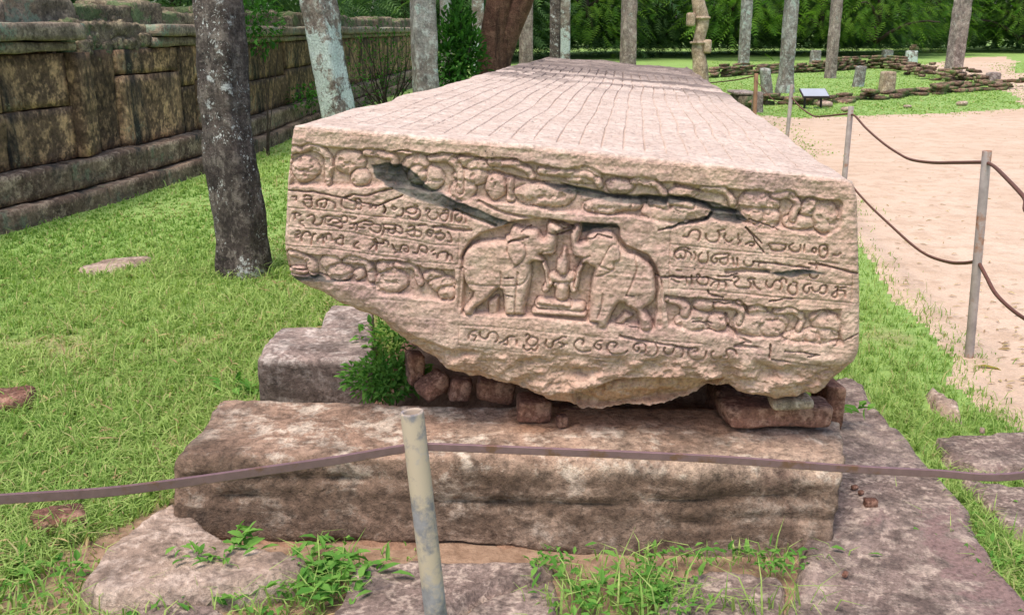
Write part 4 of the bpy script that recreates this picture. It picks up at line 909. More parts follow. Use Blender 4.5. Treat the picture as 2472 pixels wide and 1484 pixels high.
slab_poly("flat_stone", [(180, 645), (250, 625), (370, 612), (372, 622), (300, 640), (200, 655)], -.02, .04, M_pavepink, "flat tan stone sunk in the lawn left of the lichen speckled pillar", "flat stone", cell=.03, seed=19)
slab_poly("flat_stone", [(2232, 925), (2260, 935), (2320, 965), (2328, 1000), (2290, 990), (2250, 965)], -.02, .05, M_pavepink, "pinkish stone fragment between the grass and the sand on the right", "stone fragment", cell=.016, seed=20, chips=.01)
rock("brick", 143, 1262, .01, (.16, .12, .08), .5, M_brick, "red brick lying in the weeds below the barrier bar on the left", "brick", 21, r=.02)
rock("brick", 0, 980, .005, (.27, .2, .11), .3, M_brick, "red brick cut by the left edge of the picture in the lawn", "brick", 22, r=.03)
# little pebbles on the paving
for k, (x, y, s_) in enumerate(((2100, 1213, .03), (2062, 1175, .016), (2078, 1188, .014), (2040, 1385, .014), (2370, 1038, .02))):
    rock("pebble", x, y, .055, (s_ * 1.6, s_, s_), .3 * k, M_brick if k < 4 else M_pavepink, ["brown pebble, largest of those on the smooth paving rock", "small brown pebble on the smooth paving rock, nearest the bar", "small brown pebble just right of the one nearest the bar", "lone pebble near the soil at the block's right corner", "pale pebble on the rough paving rock at right"][k], "pebble", 60 + k, r=.005, amp=.002, cell=.008)
for k, (x, y) in enumerate(((1560, 905 + 0), (0, 0))): pass

# ---------------------------------------------------------------- standing stone pillars
def pillar(px0, px1, pyb, Y, hgt, mat, label, lean=(0, 0), seed=0, taper=.9, rot=.2, amp=.02, hook=None, cell=None, ratio=1., name="stone_pillar", cat="pillar", **kw):
    if Y is None: Y = gp(0, pyb)[1]
    zb = 0.; dpt = Y * CP + (H - .8) * SP; w_ = (px1 - px0) / F * dpt
    cx = at((px0 + px1) / 2, 0, Y)[0] if False else ((px0 + px1) / 2 - 1235.5) / F * dpt
    w2 = w_ / (math.cos(rot) + ratio * math.sin(abs(rot))) / 2; d2 = w2 * ratio
    c, s_ = math.cos(rot), math.sin(rot)
    def ring(cx, cy, z, k): return [np.array([cx + (sx * w2 * c - sy * d2 * s_) * k, cy + (sx * w2 * s_ + sy * d2 * c) * k, z]) for sx, sy in ((-1, -1), (1, -1), (1, 1), (-1, 1))]
    C8 = ring(cx, Y + d2, -.1, 1) + ring(cx + lean[0], Y + d2 + lean[1], hgt, taper)
    o = block(name, C8, mat, origin=np.array([cx, Y + d2, 0]), cell=cell or max(.03, w_ * .11), r=w_ * .09, amp=amp, freq=3., seed=seed, fine=.004, ffreq=16, hook=hook, **kw)
    return tag(o, label, cat, kind="thing")
def big_hook(P, u, N):
    z = P[:, 2]
    return .018 * np.exp(-((z - .35) / .35) ** 2) * sstep(N[:, 0], 0, 1) + .012 * np.sin(z * 5) * N[:, 0] + .02 * sstep(.25 - z, 0, .25)
pillar(488, 618, 662, 6.0, 2.9, M_p_dark, "thick dark lichen speckled stone pillar standing in the lawn left of the slab", (-.09, .05), 41, .95, -.5, .03, big_hook, .035, .8)
pillar(782, 868, 270, 11.8, 3.1, M_p_white, "leaning pillar covered in white lichen, behind the slab's left edge", (-.42, 0), 42, 1.1, -.55, .03, None, .05)
pillar(990, 1062, 210, 14.0, 3.4, M_p_grey, "grey green pillar just left of the leafy bush", (-.04, 0), 43, .95, .35, .02)
pillar(1062, 1092, 150, 24, 3.6, M_p_grey, "grey pillar top seen above the leafy bush", (-.02, 0), 44, .95, .2)
pillar(1138, 1170, 190, 23, 3.4, M_p_white, "pale pillar close behind the left side of the forked tree", (0, 0), 45, .98, .2)
pillar(1252, 1288, 150, 24.5, 3.6, M_p_brown, "brown pillar just right of the forked tree", (-.02, 0), 46, .98, .3)
def half_hook(P, u, N): return 0 * P[:, 0]
pillar(1328, 1352, 150, 22.5, 3.6, M_p_dark, "left half of the split pillar above the slab's far left corner, black and speckled", (-.03, 0), 47, .98, .0, .008, cell=.05)
pillar(1352.5, 1377, 150, 22.5, 3.6, M_p_white, "right half of the split pillar above the slab's far left corner, pale green", (-.03, 0), 48, .98, .0, .008, cell=.05)
pillar(1498, 1538, 150, 25, 3.6, M_p_brown, "brown spotted pillar above the middle of the slab's far end", (-.03, 0), 49, .95, .25)
pillar(1786, 1812, 160, None, 4.0, M_p_grey, "slender blue grey pillar rising from the back brick ruin", (0, 0), 50, .98, .15)
def flare(P, u, N): return .06 * sstep(.5 - P[:, 2], 0, .5)
pillar(1886, 1920, 226, None, 3.5, M_p_grey, "pale pillar with a flared foot behind the tilted sign", (.02, 0), 51, .95, .2, .02, flare)
pillar(1998, 2025, 190, None, 3.8, M_p_brown, "brown pillar standing on the grass inside the brick ruin", (.03, 0), 52, .98, .3)
pillar(2293, 2334, 176, None, 4.2, M_p_brown, "thick brown pillar with a white lichen patch near its foot, beside the sand path", (.10, 0), 53, .95, .3, .03)
STUBS = [(1849, 1877, 236, 165, -.12, M_p_grey, "tall leaning grey stub just left of the flared pillar"), (2066, 2093, 211, 160, .06, M_p_grey, "leaning grey stub on the grass inside the ruin"),
         (2133, 2172, 226, 173, 0, M_p_tan, "short round topped brown stub in the front brick row"), (1960, 1986, 153, 122, 0, M_p_grey, "pale grey stub behind the back brick row"),
         (2134, 2162, 142, 121, 0, M_p_grey, "low rounded grey stub at the back corner of the ruin"), (2192, 2221, 152, 123, 0, M_p_white, "grey stub carrying red bricks at the back of the ruin"),
         (2390, 2424, 205, 176, .03, M_p_brown, "short dark stub at the right end of the brick row"), (1822, 1850, 272, 222, 0, M_p_brown, "rounded brown stub beside the rust coloured fence post")]
for k, (a, b_, yb, yt, ln, mt, lab) in enumerate(STUBS):
    Y = gp(0, yb)[1]; hh = at(0, yt, Y)[2]
    pillar(a, b_, yb, None, hh, mt, lab, (ln, 0), 70 + k, .88, .15, .03, cell=.08, name="pillar_stub", cat="pillar stub", ratio=.9)
# undulating lotus stalk pillar with knobs
def lotus():
    Y = 25.; pts = [(1692, 195), (1690, 160), (1684, 120), (1689, 88), (1695, 60), (1692, 35), (1686, 10), (1682, -25), (1690, -70), (1694, -110)]
    path = np.array([at(x, y, Y) for x, y in pts]); path[0, 2] = -.4; path = np.vstack([[path[0, 0], Y, -.1], path[1:]])
    path = smooth_line(path, 6); z = path[:, 2]
    rad = .185 - .02 * z + .02 * np.sin(z * 4)
    V, Q, T = tube_geo(path, np.maximum(rad, .12), 14); V = V + (.02 * fbm(V * 4, 3, 4))[:, None]
    o0 = np.array([path[0, 0], Y, 0]); e = empty("stalk_pillar", o0)
    tag(e, "wavy carved stalk shaped pillar with knobs beside the slab's far right corner", "pillar", kind="thing")
    link("shaft", mesh_np("shaft", V - o0, [Q, T], M_p_tan), e)
    for (x, y, sx) in ((1706, 113, 1), (1667, 48, -1)):
        c = at(x, y, Y - .05) - o0
        C8 = [c + np.array([dx * .10, dy * .12, dz * .16]) for dz in (-1, 1) for dx, dy in ((-1, -1), (1, -1), (1, 1), (-1, 1))]
        P, Qk = block_geo(C8, cell=.04, r=.05, amp=.01); link("knob", mesh_np("knob", P, Qk, M_p_tan), e)
        rr = [at(1676 if sx > 0 else 1680, y + 6, Y) - o0]
    for y in (104, 44):
        c = at(1686 if y == 104 else 1693, y, Y) - o0; th = np.linspace(0, 2 * math.pi, 20)
        ring = np.stack([c[0] + .19 * np.cos(th), c[1] + .19 * np.sin(th), c[2] + 0 * th], -1); V, Q, T = tube_geo(ring, .03, 6)
        link("band", mesh_np("band", V, [Q], M_p_tan), e)
lotus()

# ---------------------------------------------------------------- low brick ruins on the right
def brick_meshes():
    out = []
    for k in range(4):
        w_, d_, h_ = (.34, .24, .085)
        P = [np.array([sx * w_ / 2, sy * d_ / 2, sz * h_ / 2]) * (1 + .12 * np.random.RandomState(k * 8 + j).randn(3)) for j, (sz, sx, sy) in enumerate([(z, x, y) for z in (-1, 1) for x, y in ((-1, -1), (1, -1), (1, 1), (-1, 1))])]
        V, Q = block_geo(P, cell=.12, r=.02, amp=.012, freq=8, seed=k)
        out.append(mesh_np("brick", V, Q, M_ruin))
    return out
BM = brick_meshes()
def ruin(name, pts, courses, label, seed, spread=.35):
    P = np.array([gp(*q)[:2] for q in pts]); seg = np.linalg.norm(np.diff(P, axis=0), axis=1); cum = np.concatenate([[0], np.cumsum(seg)]); L = cum[-1]
    e = empty(name, (*P[0], 0)); tag(e, label, "brick ruin"); rs = np.random.RandomState(seed); n = 0
    for c in range(int(math.ceil(max(courses)))):
        s = rs.uniform(0, .2)
        while s < L and n < 298:
            cc = np.interp(s, cum, courses)
            step = rs.uniform(.33, .46) if c < 3 else rs.uniform(.35, .7)
            if c < cc + rs.uniform(-.7, .7):
                x = np.interp(s, cum, P[:, 0]); y = np.interp(s, cum, P[:, 1]); x2 = np.interp(s + .1, cum, P[:, 0]); y2 = np.interp(s + .1, cum, P[:, 1])
                a = math.atan2(y2 - y, x2 - x) if s + .1 < L else 0
                o = bpy.data.objects.new("brick", BM[rs.randint(4)]); COL.objects.link(o); o.parent = e
                off = rs.uniform(-.5, .5) * spread
                o.location = (x - P[0, 0] - math.sin(a) * off, y - P[0, 1] + math.cos(a) * off, .035 + c * .082 + rs.uniform(-.01, .01))
                o.rotation_euler = (rs.uniform(-.08, .08), rs.uniform(-.08, .08), a + rs.uniform(-.18, .18)); sc = rs.uniform(.8, 1.25); o.scale = (sc, rs.uniform(.8, 1.3), rs.uniform(.8, 1.2)); n += 1
            s += step
    return e
ruin("brick_ruin", [(1700, 190), (1745, 186), (1800, 182), (1860, 178), (1930, 176), (2010, 172), (2080, 166), (2150, 166), (2195, 172)], [3, 4, 4, 3, 4, 5, 6, 6, 4], "back row of the ruin, low dark brown brick wall across the far grass", 3)
ruin("brick_ruin", [(1790, 262), (1850, 252), (1960, 255), (2030, 246), (2110, 240), (2190, 232), (2260, 226), (2340, 220), (2450, 214)], [1, 2, 2, 1.2, 1.5, 2, 2, 2.4, 2.2], "front row of the ruin, broken course of bricks running behind the tilted sign", 5, .5)
ruin("brick_ruin", [(2180, 168), (2215, 178), (2255, 186), (2300, 196), (2340, 198), (2380, 205), (2440, 212)], [3.5, 3, 2.6, 4.5, 3, 2, 2], "tumbled brick heap around the foot of the thick pillar by the path", 9, 1.5)
# pale rounded stones in front of the ruin
for k, (x, y, s_) in enumerate(((2042, 264, .15), (2190, 257, .12), (2322, 250, .15), (1990, 252, .2))):
    rock("round_stone", x, y, .05, (s_ * 1.5, s_, s_ * .6), .1, M_pavepink, ["pale rounded stone on the grass, nearest the tilted sign", "smallest pale stone in front of the round topped brown stub", "pale rounded stone farthest right before the brick row", "brownish stone leaning on the front brick row right of the sign"][k], "stone", 90 + k, r=.06, amp=.01, cell=.04)
for k in range(3):
    c = at(2206, 119 - 4 * k, gp(0, 152)[1] + .15)
    o = link("brick", BM[k], None, c, (0, 0, k * .5)); tag(o, ["lowest of the three red bricks piled on the grey stub", "middle one of the three red bricks piled on the grey stub", "topmost of the three red bricks piled on the grey stub"][k], "brick", "bricks piled on a pillar stub")
# stone bench at the slab's right side, small signboard
C8 = prism8([gp(1780, 262, 0)[:2] , gp(1822, 262, 0)[:2], gp(1822, 262, 0)[:2] + (0, .8), gp(1780, 262, 0)[:2] + (0, .8)], 0, .24)
bn = empty("low_bench", gp(1800, 262)); tag(bn, "low dark block with a pale flat top left of the rust coloured post", "stone bench")
block("base", C8, M_rubble, bn, cell=.1, r=.03, amp=.01)
C8 = prism8([gp(1775, 262, 0)[:2] , gp(1826, 262, 0)[:2], gp(1826, 262, 0)[:2] + (0, .9), gp(1775, 262, 0)[:2] + (0, .9)], .245, .31)
block("bench_top", C8, M_support2, bn, cell=.1, r=.02, amp=.004)
def sign():
    b = gp(1962, 262); e = empty("information_sign", b); tag(e, "low tilted signboard with a pale blank face in front of the flared pillar", "sign")
    w_, d_, t_ = .52, .36, .035; ang = math.radians(22)
    def boxm(x0, x1, y0, y1, z0, z1, rx=0, off=(0, 0, 0)):
        P = np.array([[x, y, z] for z in (z0, z1) for x, y in ((x0, y0), (x1, y0), (x1, y1), (x0, y1))], float); V, Q = block_geo(P, cell=1, r=.004, amp=0)
        c, s = math.cos(rx), math.sin(rx); V = V @ np.array([[1, 0, 0], [0, c, s], [0, -s, c]]); return V + off, Q
    V, Q = boxm(-w_ / 2, w_ / 2, -d_ / 2, d_ / 2, 0, t_, ang, (0, 0, .27)); link("sign_frame", mesh_np("sign_frame", V, Q, M_boardframe, False), e)
    V, Q = boxm(-w_ / 2 + .015, w_ / 2 - .015, -d_ / 2 + .015, d_ / 2 - .015, t_ + .001, t_ + .008, ang, (0, 0, .27)); link("sign_panel", mesh_np("sign_panel", V, Q, M_board, False), e)
    for sx in (-.16, .16):
        V, Q, T = tube_geo([(sx, .05, -.05), (sx, .05, .30)], .022, 8); link("leg", mesh_np("leg", V, [Q, T], M_boardframe), e)
sign()

# ---------------------------------------------------------------- barrier: pipe posts and bars
bar = empty("barrier_fence", gp(2340, 860)); tag(bar, "low barrier of thin pipe posts joined by rusty iron bars around the slab", "fence")
B0 = np.array(bar.location)
def pipe(bot, top, r, mat, open_top=True, holes=()):
    bot = np.array(bot, float); top = np.array(top, float); d = top - bot; L = np.linalg.norm(d); d /= L
    a = np.cross(d, [0, 1, 0]); a /= np.linalg.norm(a); b = np.cross(d, a); n = 28
    prof = [(0, r), (L - .004, r), (L, r - .0012), (L, r - .005), (L - .004, r - .0065), (L - .5, r - .0065), (L - .5, 0.0005)]
    V = []
    for z, rr in prof:
        for k in range(n):
            th = 2 * math.pi * k / n; dent = 1 + .02 * math.sin(2 * th + .5) * (z > L - .05); V.append(bot + d * z + rr * dent * (math.cos(th) * a + math.sin(th) * b))
    Q = [[i*n+k, i*n+(k+1) % n, (i+1)*n+(k+1) % n, (i+1)*n+k] for i in range(len(prof)-1) for k in range(n)]
    me = mesh_np("post", np.array(V) - B0, np.array(Q), mat)
    return link("post", me, bar)
def flatbar(name, pts, hh, ww, mat):
    P = smooth_line(np.array(pts, float), 10); T = np.gradient(P, axis=0); T /= np.linalg.norm(T, axis=1, keepdims=True)
    S = np.cross(T, [0, 0, 1.]); S /= np.linalg.norm(S, axis=1, keepdims=True); U = np.cross(S, T)
    V = []; m = len(P); pr = [(-1, -.85), (-.7, -1), (.7, -1), (1, -.85), (1, .85), (.7, 1), (-.7, 1), (-1, .85)]
    for i in range(m):
        for (sx, sz) in pr: V.append(P[i] + S[i] * sx * ww / 2 + U[i] * sz * hh / 2)
    n = 8; Q = [[i*n+k, i*n+(k+1) % n, (i+1)*n+(k+1) % n, (i+1)*n+k] for i in range(m-1) for k in range(n)]
    return link(name, mesh_np(name, np.array(V) - B0, np.array(Q), mat, False), bar)
ptop = at(994, 993, 2.0); plow = at(1052, 1484, 1.99); d_ = (plow - ptop); pbot = ptop + d_ * (ptop[2] + .02) / -d_[2]
pipe(pbot, ptop, .0253, M_steel)
pp = at(1003, 1082, 2.0)
pipe([1.96, 2.46, -.02], [1.95, 2.45, .86], .025, M_steel2); BL = at(0, 1204, 1.63) * 4 - at(250, 1187, 1.72) * 3; pipe([BL[0], BL[1], -.02], [BL[0], BL[1], BL[2] + .08], .025, M_steel)
flatbar("bar", [BL, at(0, 1204, 1.63), at(250, 1187, 1.72), at(430, 1165, 1.79), at(620, 1138, 1.86), at(800, 1112, 1.93), at(975, 1082, 1.992), pp], .019, .007, M_rod)
flatbar("bar", [pp, at(1035, 1078, 2.0), at(1300, 1088, 2.01), at(1700, 1106, 2.02), at(2040, 1130, 2.03), at(2250, 1141, 2.03), at(2471, 1146, 2.03), np.array([1.55, 2.2, .552]), np.array([1.95, 2.45, .57])], .0175, .007, M_rod)
R1b, R1t = gp(2338, 862), at(2382, 364, 4.49); pipe(R1b, R1t, .0205, M_steel2)
R2b = gp(2047, 545); R2t = at(2054, 257, 8.2); R2b = np.array([R2t[0] - .02, 8.15, -.02]); pipe(R2b, R2t, .022, M_steel2)
R3t = at(1911.5, 205, 11.7); pipe([R3t[0] - .02, 11.7, -.02], R3t, .022, M_steel2)
R4t = at(1825, 178, 15.8); pipe([R4t[0] + .02, 15.8, -.02], R4t, .032, M_rustpost)
R5t = at(1640, 150, 19.5)
def rod(pts, r=.008, mat=None):
    V, Q, T = tube_geo(smooth_line(np.array(pts), 8), r, 6); link("bar", mesh_np("bar", V - B0, [Q, T], mat or M_rod2), bar)
def lerpY(x, y, xa, Ya, xb, Yb):      # depth of a point on a bar hanging between two posts (linear in 1/Y along the picture)
    t = (x - xa) / (xb - xa); return at(x, y, 1 / ((1 - t) / Ya + t / Yb))
rod([lerpY(x, y, 2054, 8.2, 2382, 4.49) for x, y in [(2054, 277), (2064, 281), (2090, 310), (2130, 345), (2170, 372), (2200, 386), (2250, 393), (2310, 393), (2378, 392)]], .0085)
rod([lerpY(x, y, 2048, 8.2, 2357, 4.49) for x, y in [(2050, 440), (2066, 461), (2100, 498), (2150, 545), (2200, 590), (2240, 617), (2290, 633), (2325, 635), (2357, 631)]], .0085)
rod([lerpY(x, y, 1911, 11.7, 2054, 8.2) for x, y in [(1911, 236), (1930, 258), (1950, 273), (1965, 281), (1990, 281), (2020, 278), (2054, 274)]], .0085)
rod([lerpY(x, y, 1700, 18.5, 1825, 15.8) for x, y in [(1640, 200), (1700, 201), (1740, 198), (1780, 193), (1825, 183)]], .010)
rod([lerpY(x, y, 1825, 15.8, 1911, 11.7) for x, y in [(1825, 195), (1850, 225), (1875, 247), (1911, 250)]], .006)
rod([at(2384, 394, 4.48), at(2400, 403, 4.3), at(2430, 432, 3.95), at(2471, 476, 3.6), at(2520, 540, 3.3), np.array([1.95, 2.45, .80])], .0085)
rod([at(2362, 634, 4.49), at(2380, 668, 4.3), at(2400, 705, 4.1), at(2430, 737, 3.9), at(2471, 768, 3.65), at(2530, 800, 3.35), np.array([1.95, 2.45, .30])], .0085)

# ---------------------------------------------------------------- trees and bushes
def frond_batch(org, dirs, length, npair, lw, droop, seed):
    """feathery fronds as one set of triangles"""
    rs = np.random.RandomState(seed); n = len(org); V = []; T = []; A = []
    org = np.asarray(org); d = dirs / np.linalg.norm(dirs, axis=1, keepdims=True)
    side = np.cross(d, [0, 0, 1.]); side /= np.maximum(np.linalg.norm(side, axis=1, keepdims=True), 1e-3)
    tilt = rs.uniform(-.6, .6, n)
    upv = np.cross(side, d); side = side * np.cos(tilt)[:, None] + upv * np.sin(tilt)[:, None]
    col = rs.rand(n)
    vb = 0
    for k in range(npair):
        t = (k + .5) / npair; L = length[:, None]
        c = org + d * L * t; c = c - np.array([0, 0, 1.]) * droop * L * t * t
        ll = L * .34 * (math.sin(math.pi * (.15 + .8 * t)) + .1)
        for sg in (-1, 1):
            tip = c + side * sg * ll + d * ll * .55 - np.array([0, 0, 1.]) * ll * .25
            w_ = d * L * lw
            V += [c - w_ * .5, c + w_, tip]; 
            idx = vb + np.arange(n); T.append(np.stack([idx, idx + n, idx + 2 * n], -1)); vb += 3 * n
            A += [col * .8, col * .8, np.clip(col * .8 + .2, 0, 1)]
    return np.vstack(V), np.vstack(T), np.concatenate(A)
def tree_meshes(seed, n, R, z0, z1):
    rs = np.random.RandomState(seed)
    th = rs.rand(n) * 2 * math.pi; rr = R * np.sqrt(rs.rand(n) * .85 + .15); z = z0 + (z1 - z0) * rs.rand(n) ** 1.35
    shape = np.interp((z - z0) / (z1 - z0), [0, .2, .5, .8, 1], [.75, 1, 1, .75, .3])
    # branches droop: clump fronds
    ncl = 60; cth = rs.rand(ncl) * 2 * math.pi; cr = R * rs.uniform(.35, 1, ncl); cz = z0 + (z1 - z0) * rs.rand(ncl) ** 1.2
    ci = rs.randint(ncl, size=n); p1 = np.stack([cr[ci] * np.cos(cth[ci]), cr[ci] * np.sin(cth[ci]), cz[ci]], -1) + rs.randn(n, 3) * [.55, .55, .40]
    p2 = np.stack([rr * np.cos(th), rr * np.sin(th), z], -1); m = rs.rand(n) < .7
    org = np.where(m[:, None], p1, p2); org[:, :2] *= np.interp((org[:, 2] - z0) / (z1 - z0), [0, .2, .5, .8, 1], [.75, 1, 1, .75, .3])[:, None]
    d = np.stack([org[:, 0], org[:, 1], 0 * org[:, 0]], -1); d /= np.linalg.norm(d, axis=1, keepdims=True); d += rs.randn(n, 3) * .45; d[:, 2] -= .35
    return frond_batch(org, d, rs.uniform(.28, .6, n), 6, .07, .4, seed)
CR = []
for k in range(3):
    V, T, A = tree_meshes(100 + k, 3800, 3.3, .75, 7.5); CR.append(mesh_np("crown", V, T, M_treeleaf, False, {"v": A}))
def trunk_mesh(seed, hh=6, r=.16, mat=M_bark2, nb=5):
    rs = np.random.RandomState(seed); Vs = []; Fs = []; Ts = []; off = 0
    lean = rs.uniform(-.9, .9, 2)
    main = np.array([[lean[0] * (t ** 1.3) + .15 * math.sin(3 * t + seed), lean[1] * t, hh * t] for t in np.linspace(-.02, 1, 9)])
    limbs = [(main, np.linspace(r, r * .45, 9))]
    for b in range(nb):
        t = rs.uniform(.12, .7); i = int(t * 8); p = main[i]; a = rs.rand() * 6.28; L = rs.uniform(1.8, 3.2)
        limbs.append((np.array([p + np.array([math.cos(a) * L * u, math.sin(a) * L * u, L * .8 * u - .25 * L * u * u * 2]) for u in np.linspace(0, 1, 6)]), np.linspace(r * .55, r * .15, 6)))
    for P, R_ in limbs:
        V, Q, T = tube_geo(P, R_, 7); Vs.append(V); Fs.append(Q + off); Ts.append(T + off); off += len(V)
    return mesh_np("trunk", np.vstack(Vs), [np.vstack(Fs), np.vstack(Ts)], mat)
TR = [trunk_mesh(200 + k) for k in range(3)]
CRB = [mesh_np("crown", *tree_meshes(300, 1300, 2.6, 1.2, 6.5)[:2], M_treeleaf2, False, {"v": tree_meshes(300, 1300, 2.6, 1.2, 6.5)[2]})]
def tree(x, y, k, rz, sc, label, bright=False, group=None):
    e = empty("feathery_tree", (x, y, 0)); tag(e, label, "tree", group)
    tag(link("trunk", TR[k % 3], e, rot=(0, 0, rz), scale=(sc,) * 3)); link("crown", CRB[0] if bright else CR[k % 3], e, rot=(0, 0, rz), scale=(sc,) * 3)
rs = np.random.RandomState(12)
TREES = [(1290, 47, 0), (1370, 52, 0), (1440, 47, 0), (1500, 55, 0), (1575, 47, 0), (1650, 53, 0), (1735, 50, 0), (1830, 56, 0), (1905, 51, 0), (1985, 56, 0), (2060, 50, 0), (2130, 55, 0), (2215, 58, 0), (2300, 62, 0), (2390, 66, 0), (2470, 60, 0), (2560, 55, 0), (1210, 44, 0), (1140, 40, 0), (1070, 42, 0), (985, 38, 0),
         (1765, 43, 1), (2085, 46, 1), (2200, 50, 1), (1420, 42, 1), (2420, 55, 1), (1960, 47, 1)]
names = ["above the split pillar", "behind the split pillar", "between the split pillar and the brown spotted pillar", "behind the brown spotted pillar", "right of the brown spotted pillar", "left of the wavy stalk pillar", "right of the wavy stalk pillar", "behind the slender blue grey pillar", "behind the flared pillar", "behind the pillar on the ruin's grass", "above the leaning grey stub", "above the low rounded stub", "above the stub that carries bricks", "behind the thick pillar by the path", "at the far end of the sand path", "at the right edge of the picture", "just outside the right edge of the picture", "behind the forked tree", "behind the leafy bush", "above the far end of the wall", "behind the far part of the wall",
         "leaning over the slender blue grey pillar", "over the leaning grey stub", "left of the thick pillar", "over the slab's far end", "over the far sand path", "between the flared pillar and the ruin"]
for k, (px, Y, br) in enumerate(TREES):
    Y = Y * 1.2; x = (px - 1235.5) / F * Y * 1.0
    tree(x, Y, k, rs.uniform(0, 6.28), rs.uniform(1.1, 1.4), ("bright yellow green feathery tree " if br else "dark green feathery tree ") + names[k], br == 1)
for k, (x, y) in enumerate(((-8, 13), (-7.5, 19), (-8.5, 26), (-7, 33))):
    tree(x, y, k, k * 1.3, 1.15, "leafy tree rising behind the old wall, " + ["nearest the left edge", "second from the left edge", "behind the leaning white pillar", "at the wall's far end"][k])
# far forest: one mass
rs = np.random.RandomState(5); n = 38000
P = np.stack([rs.uniform(-75, 105, n), rs.uniform(82, 95, n), rs.rand(n) ** 1.2 * 14], -1); a = rs.randn(n, 3); a /= np.linalg.norm(a, axis=1, keepdims=True); b = np.cross(a, rs.randn(n, 3)); b /= np.linalg.norm(b, axis=1, keepdims=True)
V = np.vstack([P - a * .45, P + a * .45 + b * .1, P + b * .5]); idx = np.arange(n); T = np.stack([idx, idx + n, idx + 2 * n], -1)
tag(link("far_forest", mesh_np("far_forest", V, T, M_farleaf, False, {"v": np.tile(rs.rand(n), 3)})), "dense dark forest closing the view far behind the ruins", "forest", kind="stuff")
# the forked brown tree behind the slab
def forked():
    Y = 17.; b = at(1195, 280, Y) * [1, 1, 0]; e = empty("forked_tree", b); tag(e, "thick reddish brown tree forking low into two trunks behind the slab", "tree")
    def limb(name, pts, rad):
        P = smooth_line(np.array([at(x, y, Y) for x, y in pts]), 5); R_ = np.interp(np.linspace(0, 1, len(P)), np.linspace(0, 1, len(rad)), rad)
        V, Q, T = tube_geo(P, R_, 14); V = V + (.03 * fbm(V * np.array([3, 3, 1.]), 4, 4))[:, None]; link(name, mesh_np(name, V - b, [Q, T], M_bark), e)
    k = Y * .98 / F
    limb("trunk", [(1196, 330), (1190, 230), (1186, 160), (1190, 100), (1203, 30), (1213, -40), (1220, -130), (1225, -230)], [46*k, 40*k, 38*k, 34*k, 32*k, 31*k, 25*k, 18*k])
    limb("trunk", [(1218, 330), (1212, 250), (1208, 190), (1215, 140), (1232, 75), (1258, 10), (1285, -60), (1330, -150), (1360, -230)], [28*k, 26*k, 24*k, 22*k, 26*k, 26*k, 22*k, 18*k, 12*k])
    V, T, A = tree_meshes(77, 1500, 3., 0., 3.5); link("crown", mesh_np("crown", V, T, M_treeleaf, False, {"v": A}), e, (0.3, 0, 3.0))
forked()
# broad leaf generator
def leaves_geo(P, D, L, Wd_, rs, fold=.25):
    n = len(P); D = D / np.linalg.norm(D, axis=1, keepdims=True); S = np.cross(D, [0, 0, 1.]) + rs.randn(n, 3) * .25; S /= np.linalg.norm(S, axis=1, keepdims=True); U = np.cross(S, D)
    L = L[:, None]; W_ = Wd_[:, None]
    base = P; m1 = P + D * L * .38; m2 = P + D * L * .75 - U * L * .06; tip = P + D * L - U * L * .18
    V = [base, m1 + S * W_ * .5 + U * W_ * fold, m1, m1 - S * W_ * .5 + U * W_ * fold, m2 + S * W_ * .34 + U * W_ * fold * .5, m2, m2 - S * W_ * .34 + U * W_ * fold * .5, tip]
    i = np.arange(n); f = lambda *k: np.stack([i + q * n for q in k], -1)
    T = np.vstack([f(0, 1, 2), f(0, 2, 3), f(1, 4, 2), f(2, 4, 5), f(2, 5, 3), f(3, 5, 6), f(4, 7, 5), f(5, 7, 6)])
    return np.vstack(V), T, np.tile(rs.rand(n), 8)
def bush(name, c, rad, n, ll, mat, label, cat, seed, stems=8, lw=.55, upb=.2):
    rs = np.random.RandomState(seed); c = np.asarray(c, float); e = empty(name, (c[0], c[1], 0)); tag(e, label, cat)
    P = rs.randn(n, 3); P /= np.linalg.norm(P, axis=1, keepdims=True); P *= (rs.rand(n, 1) ** .45) * rad; P *= (1 + .25 * fbm(P * 3 + seed, 4, 3))[:, None]; D = P + rs.randn(n, 3) * np.mean(rad) * .5; D[:, 2] += upb * np.mean(rad)
    P[:, 2] += c[2]; m = P[:, 2] > .02; P = P[m]; D = D[m]
    V, T, A = leaves_geo(P, D, rs.uniform(.7, 1.3, len(P)) * ll, rs.uniform(.7, 1.2, len(P)) * ll * lw, rs)
    tag(link("foliage", mesh_np("foliage", V, T, mat, False, {"v": A}), e), kind="stuff")
    Vs, Fs, off = [], [], 0
    for k in range(stems):
        tgt = P[rs.randint(len(P))]; b = np.array([rs.uniform(-.1, .1) * rad[0], rs.uniform(-.1, .1) * rad[1], -.02])
        Vt, Q, T = tube_geo(smooth_line(np.array([b, b * .5 + tgt * .5 + rs.randn(3) * .06 * rad[0] + [0, 0, .05 * rad[2]], tgt]), 4), np.linspace(.012, .004, 9) * (rad[2] / .6), 5); Vs.append(Vt); Fs.append(Q + off); off += len(Vt)
    tag(link("stems", mesh_np("stems", np.vstack(Vs), np.vstack(Fs), M_bark2), e), kind="stuff")
bush("leafy_bush", at(1108, 150, 16) * [1, 1, 0] + [0, 0, .95], (.42, .45, .95), 1500, .12, M_leafbush, "dense broad leaved green bush between the grey green pillar and the forked tree", "bush", 31)
bush("thin_shrub", at(930, 130, 17) * [1, 1, 0] + [0, 0, .75], (.95, .4, .85), 1100, .06, M_leafbush, "thin shrub with bare curved twigs against the far wall", "shrub", 32, 26)
bush("wall_plant", at(625, 50, 12.2), (.30, .25, .42), 420, .07, M_leafbush, "green sprig hanging over the coping right of the dark pillar", "plant", 33, 3)
